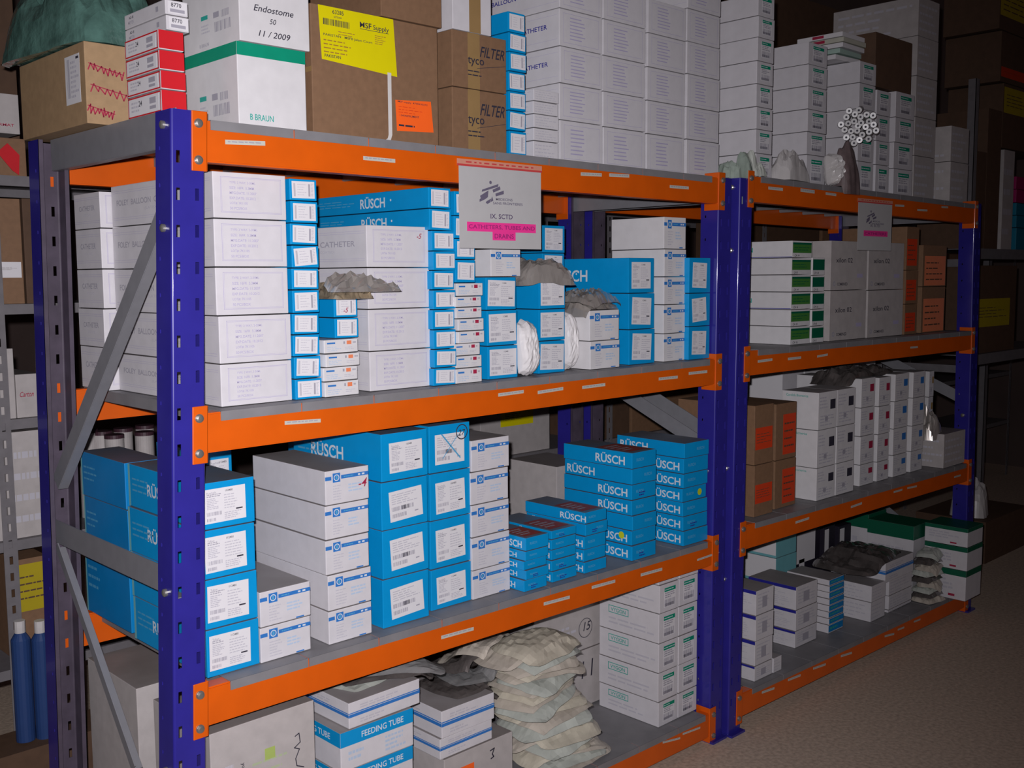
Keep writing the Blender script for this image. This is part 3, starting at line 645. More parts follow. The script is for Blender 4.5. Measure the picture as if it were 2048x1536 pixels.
ST(1, 1, (1377, 718), 1420, (653, 586, 514), 'cyanlab', CYAN, 'blue tube box', 'in stack against middle blue post', dep=.30, opt=dict(lr=(.16, .14, .82, .86), text=False), ov={1: dict(rot=.07), 2: dict(rot=-.04)}, name='tube_box', key='N', Y=.022)
# ================================================================ NEAR RACK, THIRD LEVEL
ST(1, 2, (414.7, 1358), 522.5, (1261, 1161, 1062, 967), 'cyanlab', CYAN, 'blue tube carton', 'in stack half hidden by near post', dep=.37, opt=dict(lr=(.05, .12, .83, .86), tp=(.28, .36, .34), edge=1), name='tube_carton')
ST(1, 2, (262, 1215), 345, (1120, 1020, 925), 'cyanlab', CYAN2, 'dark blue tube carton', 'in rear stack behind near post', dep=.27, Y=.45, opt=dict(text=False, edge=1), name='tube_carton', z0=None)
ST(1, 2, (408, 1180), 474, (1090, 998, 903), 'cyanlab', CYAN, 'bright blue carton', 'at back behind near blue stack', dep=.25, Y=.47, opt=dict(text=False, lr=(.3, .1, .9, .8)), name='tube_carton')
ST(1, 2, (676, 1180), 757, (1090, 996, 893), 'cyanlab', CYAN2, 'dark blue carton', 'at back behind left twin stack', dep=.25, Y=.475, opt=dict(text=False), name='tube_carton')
ST(1, 2, (522.5, 1328), 625.5, (1256, 1184), 'stripe', WHITE, 'white box with blue stripe', 'in two box stack', dep=.33, ov={0: dict(foot=True)}, name='tube_box')
ST(1, 2, (657.5, 1291), 745.5, (1223, 1151, 1081, 1012, 942), 'stripe', WHITE, 'long white box with blue stripe', 'in five box stack', dep=.335, ov={4: dict(minus='-4', foot=False), 3: dict(foot=False)}, jit=.002, name='tube_box')
ST(1, 2, (768, 1259), 861.5, (1160, 1062, 965, 868), 'cyanlab', CYAN, 'large blue carton', 'in left of twin stacks', dep=.40, opt=dict(lk='bar', lr=(.17, .16, .88, .80), rot=.06, text=False), ov={3: dict(lk='big', rot=.02, text=True, tp=(.22, .30, .36))}, name='tube_carton')
ST(1, 2, (863.5, 1235), 945, (1140, 1043, 948, 852), 'cyanlab', CYAN, 'large blue carton', 'in right of twin stacks', dep=.40, opt=dict(lk='big', lr=(.14, .13, .86, .80), rot=.03, text=False), ov={3: dict(lk='bar', rot=0, circle=1, cross=1, lr=(.14, .16, .86, .8))}, name='tube_carton', Y=.068)
ST(1, 2, (945.5, 1210), 1021.5, (1142, 1076, 1011, 945, 881), 'stripe', WHITE, 'white box with blue stripe', 'in stack beside twin blue stacks', dep=.335, opt=dict(sy=.70), jit=.003, name='tube_box', Y=.062)
ST(1, 2, (1050, 1186), 1097, (1161, 1141, 1122, 1102, 1075), 'rusch', CYAN, 'flat blue box', 'in the nearest low stack', dep=.20, opt=dict(x=.4), ov={4: dict(pan=1, x=.5), 2: dict(x=.45)}, jit=.004, name='flat_tube_box')
ST(1, 2, (1102, 1166), 1153, (1143, 1121, 1100, 1079, 1061), 'rusch', CYAN, 'flat blue box', 'in second low stack', dep=.24, opt=dict(x=.55), ov={4: dict(pan=1, x=.35)}, jit=.004, name='flat_tube_box')
ST(1, 2, (1169, 1148), 1214, (1124, 1099, 1072, 1048, 1024), 'rusch', CYAN, 'flat blue box', 'in third low stack', dep=.25, opt=dict(x=.56), ov={4: dict(pan=1, x=.6), 3: dict(x=.0)}, jit=.004, name='flat_tube_box')
ST(1, 2, (1263, 1123), 1312, (1092, 1062, 1032, 1001, 970, 938, 905), 'rusch', CYAN, 'blue lettered box', 'in tall flat stack', dep=.29, opt=dict(x=.52), ov={6: dict(pan=1, x=.48), 5: dict(x=.04), 1: dict(dot=(.86, .6, 'left')), 2: dict(x=.1)}, jit=.004, name='flat_tube_box')
ST(1, 2, (1366, 1094), 1415, (1063, 1034, 1005, 977, 948, 917, 886), 'rusch', CYAN, 'blue lettered box', 'in tall stack by middle post', dep=.29, opt=dict(x=.54), ov={6: dict(x=.05), 3: dict(dot=(.72, .5, 'front')), 5: dict(x=.52)}, jit=.004, name='flat_tube_box')
ST(1, 2, (1113, 1010), 1190, (933,), 'blank', GREYW, 'plain white box', 'behind the flat blue boxes', dep=.24, Y=.42, name='plain_box')
# ================================================================ NEAR RACK, LOWEST LEVEL
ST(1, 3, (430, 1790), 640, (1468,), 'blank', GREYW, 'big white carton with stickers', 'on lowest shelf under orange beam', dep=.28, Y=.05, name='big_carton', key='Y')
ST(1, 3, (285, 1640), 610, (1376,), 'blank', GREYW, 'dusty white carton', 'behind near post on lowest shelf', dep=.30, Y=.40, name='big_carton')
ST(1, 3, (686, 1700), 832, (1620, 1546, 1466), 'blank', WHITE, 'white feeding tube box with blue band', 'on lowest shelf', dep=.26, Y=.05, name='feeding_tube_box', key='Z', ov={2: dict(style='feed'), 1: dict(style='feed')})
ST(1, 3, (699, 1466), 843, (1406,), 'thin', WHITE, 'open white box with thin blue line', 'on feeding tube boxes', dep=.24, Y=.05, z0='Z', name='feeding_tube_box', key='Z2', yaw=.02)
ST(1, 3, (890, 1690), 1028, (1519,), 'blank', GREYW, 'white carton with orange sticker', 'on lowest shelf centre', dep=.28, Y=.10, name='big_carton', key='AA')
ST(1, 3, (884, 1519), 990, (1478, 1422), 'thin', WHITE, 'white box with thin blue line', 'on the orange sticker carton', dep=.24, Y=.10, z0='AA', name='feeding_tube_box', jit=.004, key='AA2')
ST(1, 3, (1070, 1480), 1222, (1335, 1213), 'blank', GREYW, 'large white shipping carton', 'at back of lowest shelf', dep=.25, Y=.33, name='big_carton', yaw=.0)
ST(1, 3, (1316, 1463), 1393, (1405, 1347, 1288, 1228, 1171, 1138), 'green', WHITE, 'white green label box', 'of twin stack on lowest shelf', dep=.26, opt=dict(logo=1), Y=.046, name='green_label_box', jit=.002, cols=2)
# ================================================================ NEAR RACK, TOP LEVEL
ST(1, 0, (176, 265), 300, (79,), 'blank', TAN, 'brown shipping carton with red handwriting', 'at left end of top shelf', ub=40, Y=.36, z0=1.964, name='shipping_carton', key='T1')
ST(1, 0, (323, 220), 375, (177, 138, 97, 56), 'redbox', WHITE, 'small red and white box', 'beside white green topped carton', ub=249, Y=.10, z0=1.964, name='red_box', key='T2')
ST(1, 0, (332, 56), 380, (27, -5), 'whitelab', WHITE, 'small white box with code label', 'on the red boxes', dep=.2, Y=.10, z0='T2', name='white_box')
ST(1, 0, (478, 236), 616, (79,), 'braunlow', WHITE2, 'white carton with green lid band', 'on top shelf', ub=360, Y=.02, name='green_lid_carton', key='T3')
ST(1, 0, (478, 79), 620, (-70,), 'braunup', WHITE2, 'white carton with handwritten note', 'on the green banded carton', ub=362, Y=.02, z0='T3', name='white_carton')
ST(1, 0, (627, 262), 879, (3,), 'msf', BROWN, 'large brown carton with yellow shipping label', 'on top shelf', dep=.36, Y=.025, name='shipping_carton', key='T4')
ST(1, 0, (762, 8), 885, (-90,), 'blank', BROWN, 'brown carton', 'resting on the yellow labelled carton', dep=.3, Y=.02, z0='T4', name='shipping_carton')
ST(1, 0, (906, 291), 1015, (171, 56), 'tyco', BROWN, 'brown carton marked filter', 'beside narrow blue stack', dep=.30, Y=.03, name='shipping_carton', key='T5')
ST(1, 0, (906, 56), 985, (-60,), 'taped', WHITE, 'white taped box', 'on the filter cartons', dep=.25, Y=.03, z0='T5', name='taped_box')
ST(1, 0, (1019, 304), 1054, (259, 219, 180, 140, 101, 62, 20), 'cyanlab', CYAN, 'small blue box', 'in top shelf stack', dep=.22, Y=.035, opt=dict(lk='side', lr=(.08, .12, .95, .9), text=False), name='tube_box', jit=.003)
ST(1, 0, (1068, 307), 1119, (280, 254, 226, 200, 176), 'mottle', WHITE, 'flat white box', 'in short stack by framed cartons', dep=.16, Y=.04, name='flat_white_box')
ST(1, 0, (1120, 313), 1206, (238, 164, 90, 14, -60), 'grid', WHITE, 'framed white catheter carton', 'in first tall column', dep=.40, Y=.06, name='catheter_carton')
ST(1, 0, (1206, 323), 1291, (252, 181, 109, 36, -35), 'grid', WHITE, 'framed white catheter carton', 'in second tall column', dep=.40, Y=.06, name='catheter_carton')
ST(1, 0, (1294, 334), 1370, (266, 199, 132, 64, -5), 'grid', WHITE, 'framed white catheter carton', 'in third tall column', dep=.40, Y=.066, name='catheter_carton')
ST(1, 0, (1372, 342), 1438, (277, 212, 146, 81, 15, -50), 'grid', WHITE, 'framed white catheter carton', 'in fourth tall column', dep=.40, Y=.066, name='catheter_carton')
# ================================================================ FAR RACK, TOP LEVEL
ST(2, 0, (1511, 350), 1544, (305, 257, 212, 166, 120, 73, 30, -15), 'green', WHITE, 'green label white box', 'in first far top stack', dep=.34, Y=.03, name='green_label_box')
ST(2, 0, (1612, 356), 1650, (308, 262, 217, 171, 127, 82), 'green', WHITE, 'green label white box', 'in second far top stack', dep=.32, Y=.05, name='green_label_box')
ST(2, 0, (1714, 372), 1747, (321, 270, 216, 164, 120), 'green', WHITE, 'green label white box', 'in third far top stack', dep=.30, Y=.05, name='green_label_box', key='G3')
ST(2, 0, (1749, 376), 1777, (328, 280, 228, 178), 'green', WHITE, 'green label white box', 'in fourth far top stack', dep=.30, Y=.05, name='green_label_box', key='G4')
ST(2, 0, (1786, 383), 1824, (336, 283, 233, 181), 'green', WHITE, 'green label white box', 'in fifth far top stack', dep=.30, Y=.05, name='green_label_box', key='G5')
ST(2, 0, (1750, 180), 1824, (62,), 'blank', DKBROWN, 'dark brown open carton', 'on the far green label stacks', dep=.24, Y=.06, z0='G5', name='open_carton')
ST(2, 0, (1826, 388), 1868, (310, 232, 150, 70, -10), 'mottle', GREYW, 'grey printed carton', 'in tall far column', ub=1668, Y=.10, name='grey_carton')
ST(2, 0, (1898, 397), 1934, (322, 250), 'mottle', GREYW, 'pale carton', 'at far end of top shelf', dep=.20, Y=.055, name='grey_carton')
# ================================================================ FAR RACK, SECOND LEVEL
ST(2, 1, (1580, 693), 1620, (653, 619, 583.5, 549, 515, 480), 'greenlab', WHITE2, 'white box with green label', 'in wide stack by middle post', dep=.40, Y=.03, ov={5: dict(vy=1), 2: dict(vy=1)}, name='green_label_box')
ST(2, 1, (1622, 688), 1647, (652, 618, 583, 550, 514), 'greenlab', WHITE2, 'slim white box with green label', 'in narrow stack', dep=.30, Y=.04, name='green_label_box', opt=dict(c=GREEN3))
ST(2, 1, (1659, 681), 1731, (580.5, 480), 'bigwhite', GREYW, 'large pale carton', 'in left pair under small sign', dep=.35, Y=.04, name='large_carton')
ST(2, 1, (1733, 675), 1804, (580, 483), 'bigwhite', GREYW, 'large pale carton', 'in right pair under small sign', dep=.35, Y=.04, name='large_carton')
ST(2, 1, (1808, 664), 1833, (608, 540, 452), 'orange', BROWN, 'narrow brown box with orange sticker', 'on far rack', dep=.30, Y=.04, opt=dict(r=(.05, .1, .85, .72)), name='labelled_box')
ST(2, 1, (1841, 663), 1888, (573, 489), 'orange', BROWN, 'brown box with large orange sticker', 'on far rack', dep=.30, Y=.05, opt=dict(r=(.08, .02, .96, .74), c=ORST2), name='labelled_box')
#ST(2, 1, (1891, 660), 1899, (580, 498), 'orange', DKBROWN, 'dark box with small orange sticker', 'at far end', dep=.30, Y=.10, opt=dict(r=(.2, .1, .9, .5)), name='labelled_box')
# ================================================================ FAR RACK, THIRD LEVEL
ST(2, 2, (1507, 1041), 1545, (931, 811), 'orange', BROWN, 'brown carton with orange sticker', 'beside middle post', dep=.34, Y=.03, opt=dict(r=(.05, .25, .95, .62)), name='brown_carton')
ST(2, 2, (1548, 1026), 1590, (922, 808), 'orange', BROWN, 'brown carton with tall orange sticker', 'next to white boxes', dep=.30, Y=.05, opt=dict(r=(.35, .08, .96, .80)), name='brown_carton')
ST(2, 2, (1632, 1012.5), 1706, (937, 861, 785), 'squares', WHITE2, 'white box with dark square', 'of front block on far rack', dep=.16, cols=2, ov={0: dict(lt=1), 1: dict(lt=1), 2: dict(lt=1)}, name='square_mark_box', Y=.02)
for k_, (bx, by, rx, tp, cc, cn) in enumerate(((1718, 986, 1746, (930, 873, 816, 757), CRIM, 'first'), (1752, 979, 1776, (924, 869, 813, 755), CRIM, 'second'), (1784, 966, 1812, (911, 858, 803, 748), BLUEP, 'third'), (1820, 956, 1844, (903, 852, 796, 744), BLUEP, 'fourth'))):
    ST(2, 2, (bx, by), rx, tp, 'squares', WHITE2, 'white box with coloured square', 'of %s slim column far rack' % cn, dep=.30, Y=.05, opt=dict(c=cc), name='square_mark_box')
ST(2, 2, (1852, 946), 1862, (896, 846, 794, 742), 'squares', WHITE2, 'white box with ochre square', 'of last slim column far rack', dep=.12, Y=.12, opt=dict(c=OCH), name='square_mark_box')
ST(2, 2, (1887, 931), 1929, (868,), 'mottle', GREYW, 'single greenish white box', 'at far end of third shelf', dep=.14, Y=-.01, name='single_box', key='LB')
# ================================================================ FAR RACK, LOWEST LEVEL
ST(2, 3, (1509, 1377), 1545, (1333, 1283, 1232, 1182), 'navy', WHITE, 'white box with navy stripe', 'in first low far stack', dep=.17, name='navy_stripe_box')
ST(2, 3, (1546, 1362), 1563, (1316,), 'mottle', WHITE, 'tiny white box', 'between two navy striped stacks', dep=.10, name='tiny_box')
ST(2, 3, (1590, 1306), 1633, (1263, 1221, 1174), 'navy', WHITE, 'white box with navy stripe', 'in second low far stack', dep=.22, name='navy_stripe_box', Y=.10)
ST(2, 3, (1549, 1268), 1590, (1170, 1117, 1065), 'tealbox', LTEAL, 'white and teal box', 'behind navy striped boxes', dep=.2, Y=.36, name='teal_box')
ST(2, 3, (1657, 1263), 1686, (1250, 1237, 1224, 1211, 1198, 1185, 1172, 1160), 'tealthin', WHITE, 'thin white box with teal end', 'in thin stack', dep=.2, Y=.10, name='thin_box')
ST(2, 3, (1741, 1260), 1770, (1205, 1172), 'mottle', WHITE, 'white brown ended box', 'under wide white box', dep=.17, Y=.05, name='small_white_box', key='f')
ST(2, 3, (1776, 1250), 1822, (1220, 1192, 1160), 'mottle', WHITE, 'mottled white box', 'beside low pouches', dep=.20, Y=.06, name='small_white_box', key='h')
ST(2, 3, (1770, 1160), 1826, (1126,), 'thin', WHITE, 'wide white box with dark line', 'across low far stacks', dep=.26, Y=.05, z0='h', name='wide_box')
ST(2, 3, (1931, 1194), 1961, (1143, 1096, 1058), 'greenlid', WHITE, 'white box with green lid', 'overhanging far end of lowest shelf', dep=.20, Y=-.105, name='green_lid_box')
# ================================================================ paper signs taped to the beams
def sign(p0, x1px, vb, Y, label, full):
    a = aty(p0[0], p0[1], Y); b = aty(x1px, p0[1], Y); c = aty(p0[0], vb, Y); W_ = b.x-a.x; H_ = a.z-c.z
    mb = MB(); n = 8; t = .0004
    def bend(x, z): return -.004*math.sin(z/H_*2.2+x*3)*(1-z/H_)-.002*(x/W_)*(1-z/H_)
    vs = []; fs = []
    for s_ in (0, 1):
        for j in range(n+1):
            for i in range(n+1):
                x, z = W_*i/n, H_*j/n; vs.append((x, s_*t, z))
    N1 = (n+1)**2
    for j in range(n):
        for i in range(n):
            q = [j*(n+1)+i, j*(n+1)+i+1, (j+1)*(n+1)+i+1, (j+1)*(n+1)+i]; fs.append(q); fs.append([N1+k for k in q[::-1]])
    rim = [i for i in range(n+1)]+[j*(n+1)+n for j in range(1, n+1)]+[n*(n+1)+i for i in range(n-1, -1, -1)]+[j*(n+1) for j in range(n-1, 0, -1)]
    for k in range(len(rim)):
        p, q = rim[k], rim[(k+1) % len(rim)]; fs.append([p, N1+p, N1+q, q])
    mb.add(vs, fs, mat('sign_paper', (.46, .455, .455), .6, noise=.03)); o = mb.build('paper_sign')
    o.location = (c.x, Y-.0007, c.z); tag(o, label, 'sign', 'paper signs hanging from the top beams')
    fr = (Vector((0, 0, 0)), Vector((1, 0, 0)), Vector((0, 0, 1)), Vector((0, -1, 0)), W_, H_)
    G2 = mat('logo_grey', (.13, .115, .17), .6, noise=.02)
    D = Dec(fr); D.disc(.367, .824, .0045, G2, 1.5)
    D.quad([(.262, .70), (.267, .728), (.462, .812), (.458, .778)], G2); D.quad([(.39, .735), (.40, .70), (.487, .745), (.48, .785)], G2)
    D.quad([(.425, .69), (.43, .655), (.527, .69), (.527, .735)], G2); D.quad([(.236, .575), (.235, .605), (.25, .62), (.242, .65), (.342, .725), (.335, .64), (.30, .61)], G2)
    D.quad([(.365, .58), (.385, .655), (.40, .60)], G2); D.quad([(.31, .565), (.31, .58), (.335, .60), (.375, .625), (.36, .575), (.33, .555)], G2)
    D.text('MEDECINS', .43, .605, .032, G2, 1.5, width=.205); D.text('SANS FRONTIERES', .395, .555, .032, G2, 1.5, width=.365); D.build('logo', o)
    D = Dec(fr)
    if full:
        D.rect(.086, .21, .93, .325, MAG, 1); D.rect(.386, .105, .67, .212, MAG, 1.2)
    else: D.rect(.17, .30, .88, .42, MAG, 1)
    D.build('highlight', o)
    D = Dec(fr); V2 = mat('sign_ink', (.09, .06, .13), .6, noise=0); V3 = mat('sign_ink_on_pink', (.30, .02, .16), .6, noise=0)
    if full:
        D.text('IX. SCTD', .363, .375, .06, V2, 2, width=.27); D.text('CATHETERS, TUBES AND', .105, .235, .06, V3, 2.2, width=.81); D.text('DRAINS', .41, .128, .06, V3, 2.4, width=.235)
    else: D.text('IX. SCTD', .36, .50, .055, V2, 2, width=.28); D.text('CATHETERS', .2, .33, .055, V3, 2.2, width=.64)
    D.build('lettering', o)
    D = Dec(fr); TP = mat('printed_sticky_tape', (.62, .27, .19), .4); TR = mat('tape_red_print', (.55, .06, .06), .4)
    D.paper(-.02, 1.005, 1.012, 1.085, TP, 1); D.rect(-.02, 1.0, 1.012, 1.025, TR, 1.6); D.lines(.08, 1.035, .95, 1.07, 1, TR, random.Random(2), 1.6, .5, 14); D.build('sticky_tape', o)
    return o
sign((919, 331), 1083, 496, -.0035, 'paper sign with running figure logo and two pink highlighted lines', True)
sign((1714, 404), 1782, 500, -.0225, 'distant paper sign with one pink highlighted line on far rack', False)
# ================================================================ crumpled bags and pouches
def pouch(name, c, sx, sy, th, m, seed, label, cat='pouch', yaw=0, tx=0, ty=0, group=None, kids=None, amp=.35, res=16, sag=0, head=.10, droop=.03, qz=.8, zcap=9):
    """pillow of film: closed crumpled surface lying at c"""
    rng = random.Random(seed); from mathutils import noise as nz
    flat = tx == 0 and ty == 0; n = res; off = Vector((seed*3.7, seed*1.3, 0)); cy_, sy_ = math.cos(yaw), math.sin(yaw)
    P = {}
    for j in range(n+1):
        for i in range(n+1):
            u, v = i/n*2-1, j/n*2-1
            e = (max(0, 1-abs(u)**3)*max(0, 1-abs(v)**3))**.6
            w1 = nz.noise(Vector((u*2.2, v*2.2, 0))+off); w2 = nz.noise(Vector((u*6, v*6, 2))+off); w3 = nz.noise(Vector((u*1.2, v*1.2, 7))+off)
            rc = 1-.13*abs(u*v)**2
            x = u*sx/2*rc*(1+.10*w3); y = v*sy/2*rc*(1+.10*w1)
            w4 = nz.noise(Vector((u*11, v*3.5, 5))+off); cr_ = min(.012, th*.45)
            P[i, j] = [x, y, 0, max(.0012, e*(th*max(.25, 1+amp*1.1*w1)+cr_*amp*2.2*(w2+(.5-abs(w4)*2.2))))]
    if flat:    # drape over whatever lies below
        bpy.context.view_layer.update(); dg = bpy.context.evaluated_depsgraph_get(); hs = {}
        zs0 = min([b_ for b_ in (.612, 1.232, 1.838) if b_ > c[2]+.01] or [c[2]+head+.02]); zs0 = min(zs0, c[2]+zcap)
        for k, (x, y, _, t) in P.items():
            hit, loc, *_r = sc.ray_cast(dg, (c[0]+x*cy_-y*sy_, c[1]+x*sy_+y*cy_, zs0), (0, 0, -1), distance=1.2)
            hs[k] = loc.z if hit else -9
        zr = sorted(hs.values())[int(len(hs)*qz)]
        if zr < -5: zr = c[2]
        hs = {k: max(h, zr-droop) for k, h in hs.items()}
        NB = [(a_, b_) for a_ in (-1, 0, 1) for b_ in (-1, 0, 1)]
        dil = lambda f: {(i, j): max(f.get((i+a_, j+b_), -9) for a_, b_ in NB) for (i, j) in f}
        d1 = dil(hs); d2 = dil(d1); av = {(i, j): sum(d2.get((i+a_, j+b_), d2[i, j]) for a_, b_ in NB)/9-.002 for (i, j) in d2}
        g = {k: max(d1[k], av[k]) for k in d1}
        for k in P: P[k][2] = g[k]+.0032
        c = (c[0], c[1], 0)
    bm_ = bmesh.new(); top = {}; bot = {}
    for k, (x, y, z_, t) in P.items():
        i, j = k; edge = i in (0, n) or j in (0, n)
        zb = z_ if flat else -t*.35
        top[k] = bm_.verts.new((x, y, (z_ if flat else 0)+(t*.5 if edge else t)))
        bot[k] = top[k] if edge else bm_.verts.new((x, y, zb))
    for j in range(n):
        for i in range(n):
            for q in ((top[i, j], top[i+1, j], top[i+1, j+1], top[i, j+1]), (bot[i, j], bot[i, j+1], bot[i+1, j+1], bot[i+1, j])):
                try: bm_.faces.new(q)
                except ValueError: pass
    bmesh.ops.recalc_face_normals(bm_, faces=bm_.faces)
    if not flat:
        R_ = Matrix.Rotation(tx, 3, 'X') @ Matrix.Rotation(ty, 3, 'Y')
        for v in bm_.verts: v.co = R_ @ v.co
        zm = min(v.co.z for v in bm_.verts)
        for v in bm_.verts: v.co.z -= zm
    else:
        zm = min(v.co.z for v in bm_.verts); c = (c[0], c[1], zm)
        for v in bm_.verts: v.co.z -= zm
    me = bpy.data.meshes.new(name); bm_.to_mesh(me); bm_.free(); me.materials.append(m)
    o = link(name, me); o.location = c; o.rotation_euler = (0, 0, yaw); tag(o, label, cat, group); return o
BRFOIL = mat('brown_foil_pouch', (.50, .40, .27), .22, metal=.5, noise=.35, scale=25)
DKFILM = mat('smoky_film', (.12, .105, .10), .15, noise=.45, scale=14, spec=.9)
WFILM = mat('milky_film', (.55, .53, .52), .3, noise=.2, scale=10)
def PB(z, Y, u, v): p = aty(u, v, Y); return (p.x, p.y, z)
z = TOPZ['F2']
pouch('foil_pouch', (.425, .085, z+.0005), .125, .19, .024, BRFOIL, 3, 'brown foil pouch lying flat on the small blue boxes', 'pouch', .05, droop=.008, amp=.6)
pouch('foil_pouch', (.455, .015, z+.034), .20, .085, .020, FOIL, 8, 'grey foil pouch on top of the brown foil pouch', 'pouch', -.05, droop=.008, amp=.6)
pouch('foil_pouch', (1.135, .11, TOPZ['J']+.0005), .20, .17, .040, FOIL, 12, 'shiny crumpled foil pouch right of the white striped box', 'pouch', -.35)
z = TOPZ['K']
pouch('foil_pouch', (1.345, .12, z+.0005), .20, .18, .024, FOIL, 21, 'lower foil pouch on the white boxes near shelf centre', 'pouch', .1)
pouch('foil_pouch', (1.35, .10, z+.027), .20, .15, .026, FOIL, 25, 'upper foil pouch with raised corner above white boxes', 'pouch', .25)
b = base(1, 1, 1052, 753, .045)
o = pouch('paper_pack', (1.038, .06, b[2]+.0015), .075, .155, .040, mat('white_paper_pack', (.66, .64, .64), .5), 31, 'slim white upright paper pack between two blue stacks', 'pack', 0, tx=1.45, amp=.12)
b = base(1, 1, 1155, 741, .05)
pouch('paper_pack', (1.247, .10, b[2]+.0015), .065, .17, .045, mat('white_paper_pack', (.66, .64, .64), .5), 33, 'creased white pack standing left of the white striped boxes', 'pack', 0, tx=1.5, amp=.12)
pouch('plastic_bag', (.04, .58, TOPZ['T1']+.001), .26, .42, .20, GFILM, 41, 'greenish crumpled plastic bag on the left brown carton', 'bag', .2, amp=.5, res=26, droop=.01)
pouch('plastic_bag', (.83, .30, deck_z(1, 2, .8)+.5405), .16, .2, .012, WFILM, 43, 'flat clear bag on the circled blue carton', 'bag', .3)
# grey translucent pouches over the feeding tube boxes
z = TOPZ['Z2']
for k, (u_, v_, yy, sx, sy, yw, dz) in enumerate(((720, 1390, .20, .26, .20, .2, 0), (760, 1380, .16, .28, .16, -.25, .012), (790, 1375, .13, .27, .12, -.35, .026), (760, 1360, .24, .26, .22, .5, .038))):
    pouch('tube_pouch', PB(z+.001+dz, yy, u_, v_), sx, sy, .010, (PAPG, DKFILM, FILM, DKFILM)[k], 50+k, 'smoky translucent tube pouch, %s of pile over open white box' % ordn(k, 4), 'pouch', yw, group='smoky pouches over open white box', droop=.035, head=.045)
# leaning pile of sterile pouches
ORDL = ORD+['eleventh from bottom', 'twelfth from bottom', 'thirteenth from bottom', 'fourteenth from bottom', 'fifteenth from bottom', 'sixteenth from bottom', 'seventeenth from bottom', 'eighteenth from bottom']
z = deck_z(1, 3, 1.1)+.004; n_ = 24
ORDL += ['nineteenth from bottom', 'twentieth from bottom', 'twenty first from bottom', 'twenty second from bottom', 'twenty third from bottom']
zt_ = zat(1.08, .12, 1318); th = (zt_-z)/n_
for k in range(n_):
    rng = random.Random(900+k); f = k/(n_-1)
    p = aty(1118-62*f+rng.uniform(-12, 12), 1450-120*f, .13)
    lbl = 'sterile tube pouch, %s of tall leaning pouch pile' % ('bottom one' if k == 0 else 'top one' if k == n_-1 else ORDL[k])
    ps_ = pouch('sterile_pouch', (p.x, .13+rng.uniform(-.03, .03), z), .27+rng.uniform(-.03, .03), .19, th*.82, (PAPB, PAPG, PAPB, mat('cream_pouch', (.56, .52, .42), .4, noise=.2, scale=18))[k % 4], 100+k, lbl, 'pouch', rng.uniform(-.35, .35), group='sterile pouches in a leaning pile', res=14, droop=.022, zcap=.02)
    z = ps_.location.z+max(v.co.z for v in ps_.data.vertices)
    if z > .585: break
z = TOPZ['AA2']
for k, (u_, yy, sx, sy, yw, dz) in enumerate(((915, .22, .20, .20, .1, 0), (940, .24, .21, .20, -.2, .018), (920, .30, .22, .20, .3, .036), (950, .27, .22, .18, .4, .054))):
    ps_ = pouch('tube_pouch', PB(z+.001, yy, u_, 1400), sx, sy, .010, (DKFILM, FILM, DKFILM, PAPB)[k], 60+k, 'dusty translucent pouch, %s of heap behind thin line box' % ordn(k, 4), 'pouch', yw, group='dusty pouches behind thin line box', droop=.05, zcap=.03)
    z = ps_.location.z+max(v.co.z for v in ps_.data.vertices)
pouch('plastic_bag', PB(deck_z(1, 3, 1.2)+.36, .45, 1100, 1262), .22, .18, .02, WFILM, 77, 'clear bag lying on the big carton behind pouch pile', 'bag', .2)
# far top level: bags, bundle of tubes
pouch('plastic_bag', (2.035, .05, 1.945), .12, .12, .065, mat('pale_green_film', (.30, .36, .31), .25, noise=.35, scale=14), 81, 'crumpled greenish bag above the back to back posts', 'bag', .2, amp=.2, res=26)
pouch('paper_packet', (2.10, -.0, 1.952), .07, .045, .04, PAPG, 83, 'folded pale packet beside the greenish bag', 'packet', -.1)
pouch('plastic_bag', (2.36, .035, 1.945), .19, .10, .10, WFILM, 84, 'clear crumpled bag between first two far stacks', 'bag', .1, amp=.25)
p = aty(1664, 350, -.01)
pouch('paper_pack', (p.x, .0, 1.942), .06, .12, .05, WFILM, 85, 'small white pack standing beside second far stack', 'pack', 0, tx=1.5)
tb = bpy.data.objects.new('tube_bundle', None); sc.collection.objects.link(tb); c0 = aty(1716, 252, -.055); tb.location = (c0.x, c0.y, c0.z)
tag(tb, 'bundle of clear tubes with dark discs for open ends before far stacks', 'tube bundle')
TUBE = mat('milky_tube', (.50, .50, .50), .3, noise=.05)
rng = random.Random(5); dirv = (CAM-Vector(tb.location)).normalized()
for k in range(26):
    a = k*2.39996; r_ = .0118*math.sqrt(k); mb = MB(); ax = (dirv+Vector((rng.uniform(-.12, .12), rng.uniform(-.06, .06), rng.uniform(-.12, .12)))).normalized()
    side = dirv.cross(Vector((0, 0, 1))).normalized(); cc = side*(r_*math.cos(a)*1.15)+Vector((0, 0, 1))*(r_*math.sin(a)*1.15)
    mb.cyl(cc-ax*.05, ax, .0112, .06+.004*(k%3), TUBE, 14); mb.cyl(cc+ax*(.0102+.004*(k%3)), ax, .0042, .0006, INK, 10); mb.build('tube', tb)  # solid tube; a black end disc paints in the shade of its bore
pouch('plastic_bag', (c0.x+.0, -.012, 1.9385), .11, .075, .16, mat('brownish_film', (.16, .12, .12), .3, noise=.3), 87, 'brownish bag holding up the bundle of tubes', 'bag', 0, amp=.12, res=20)
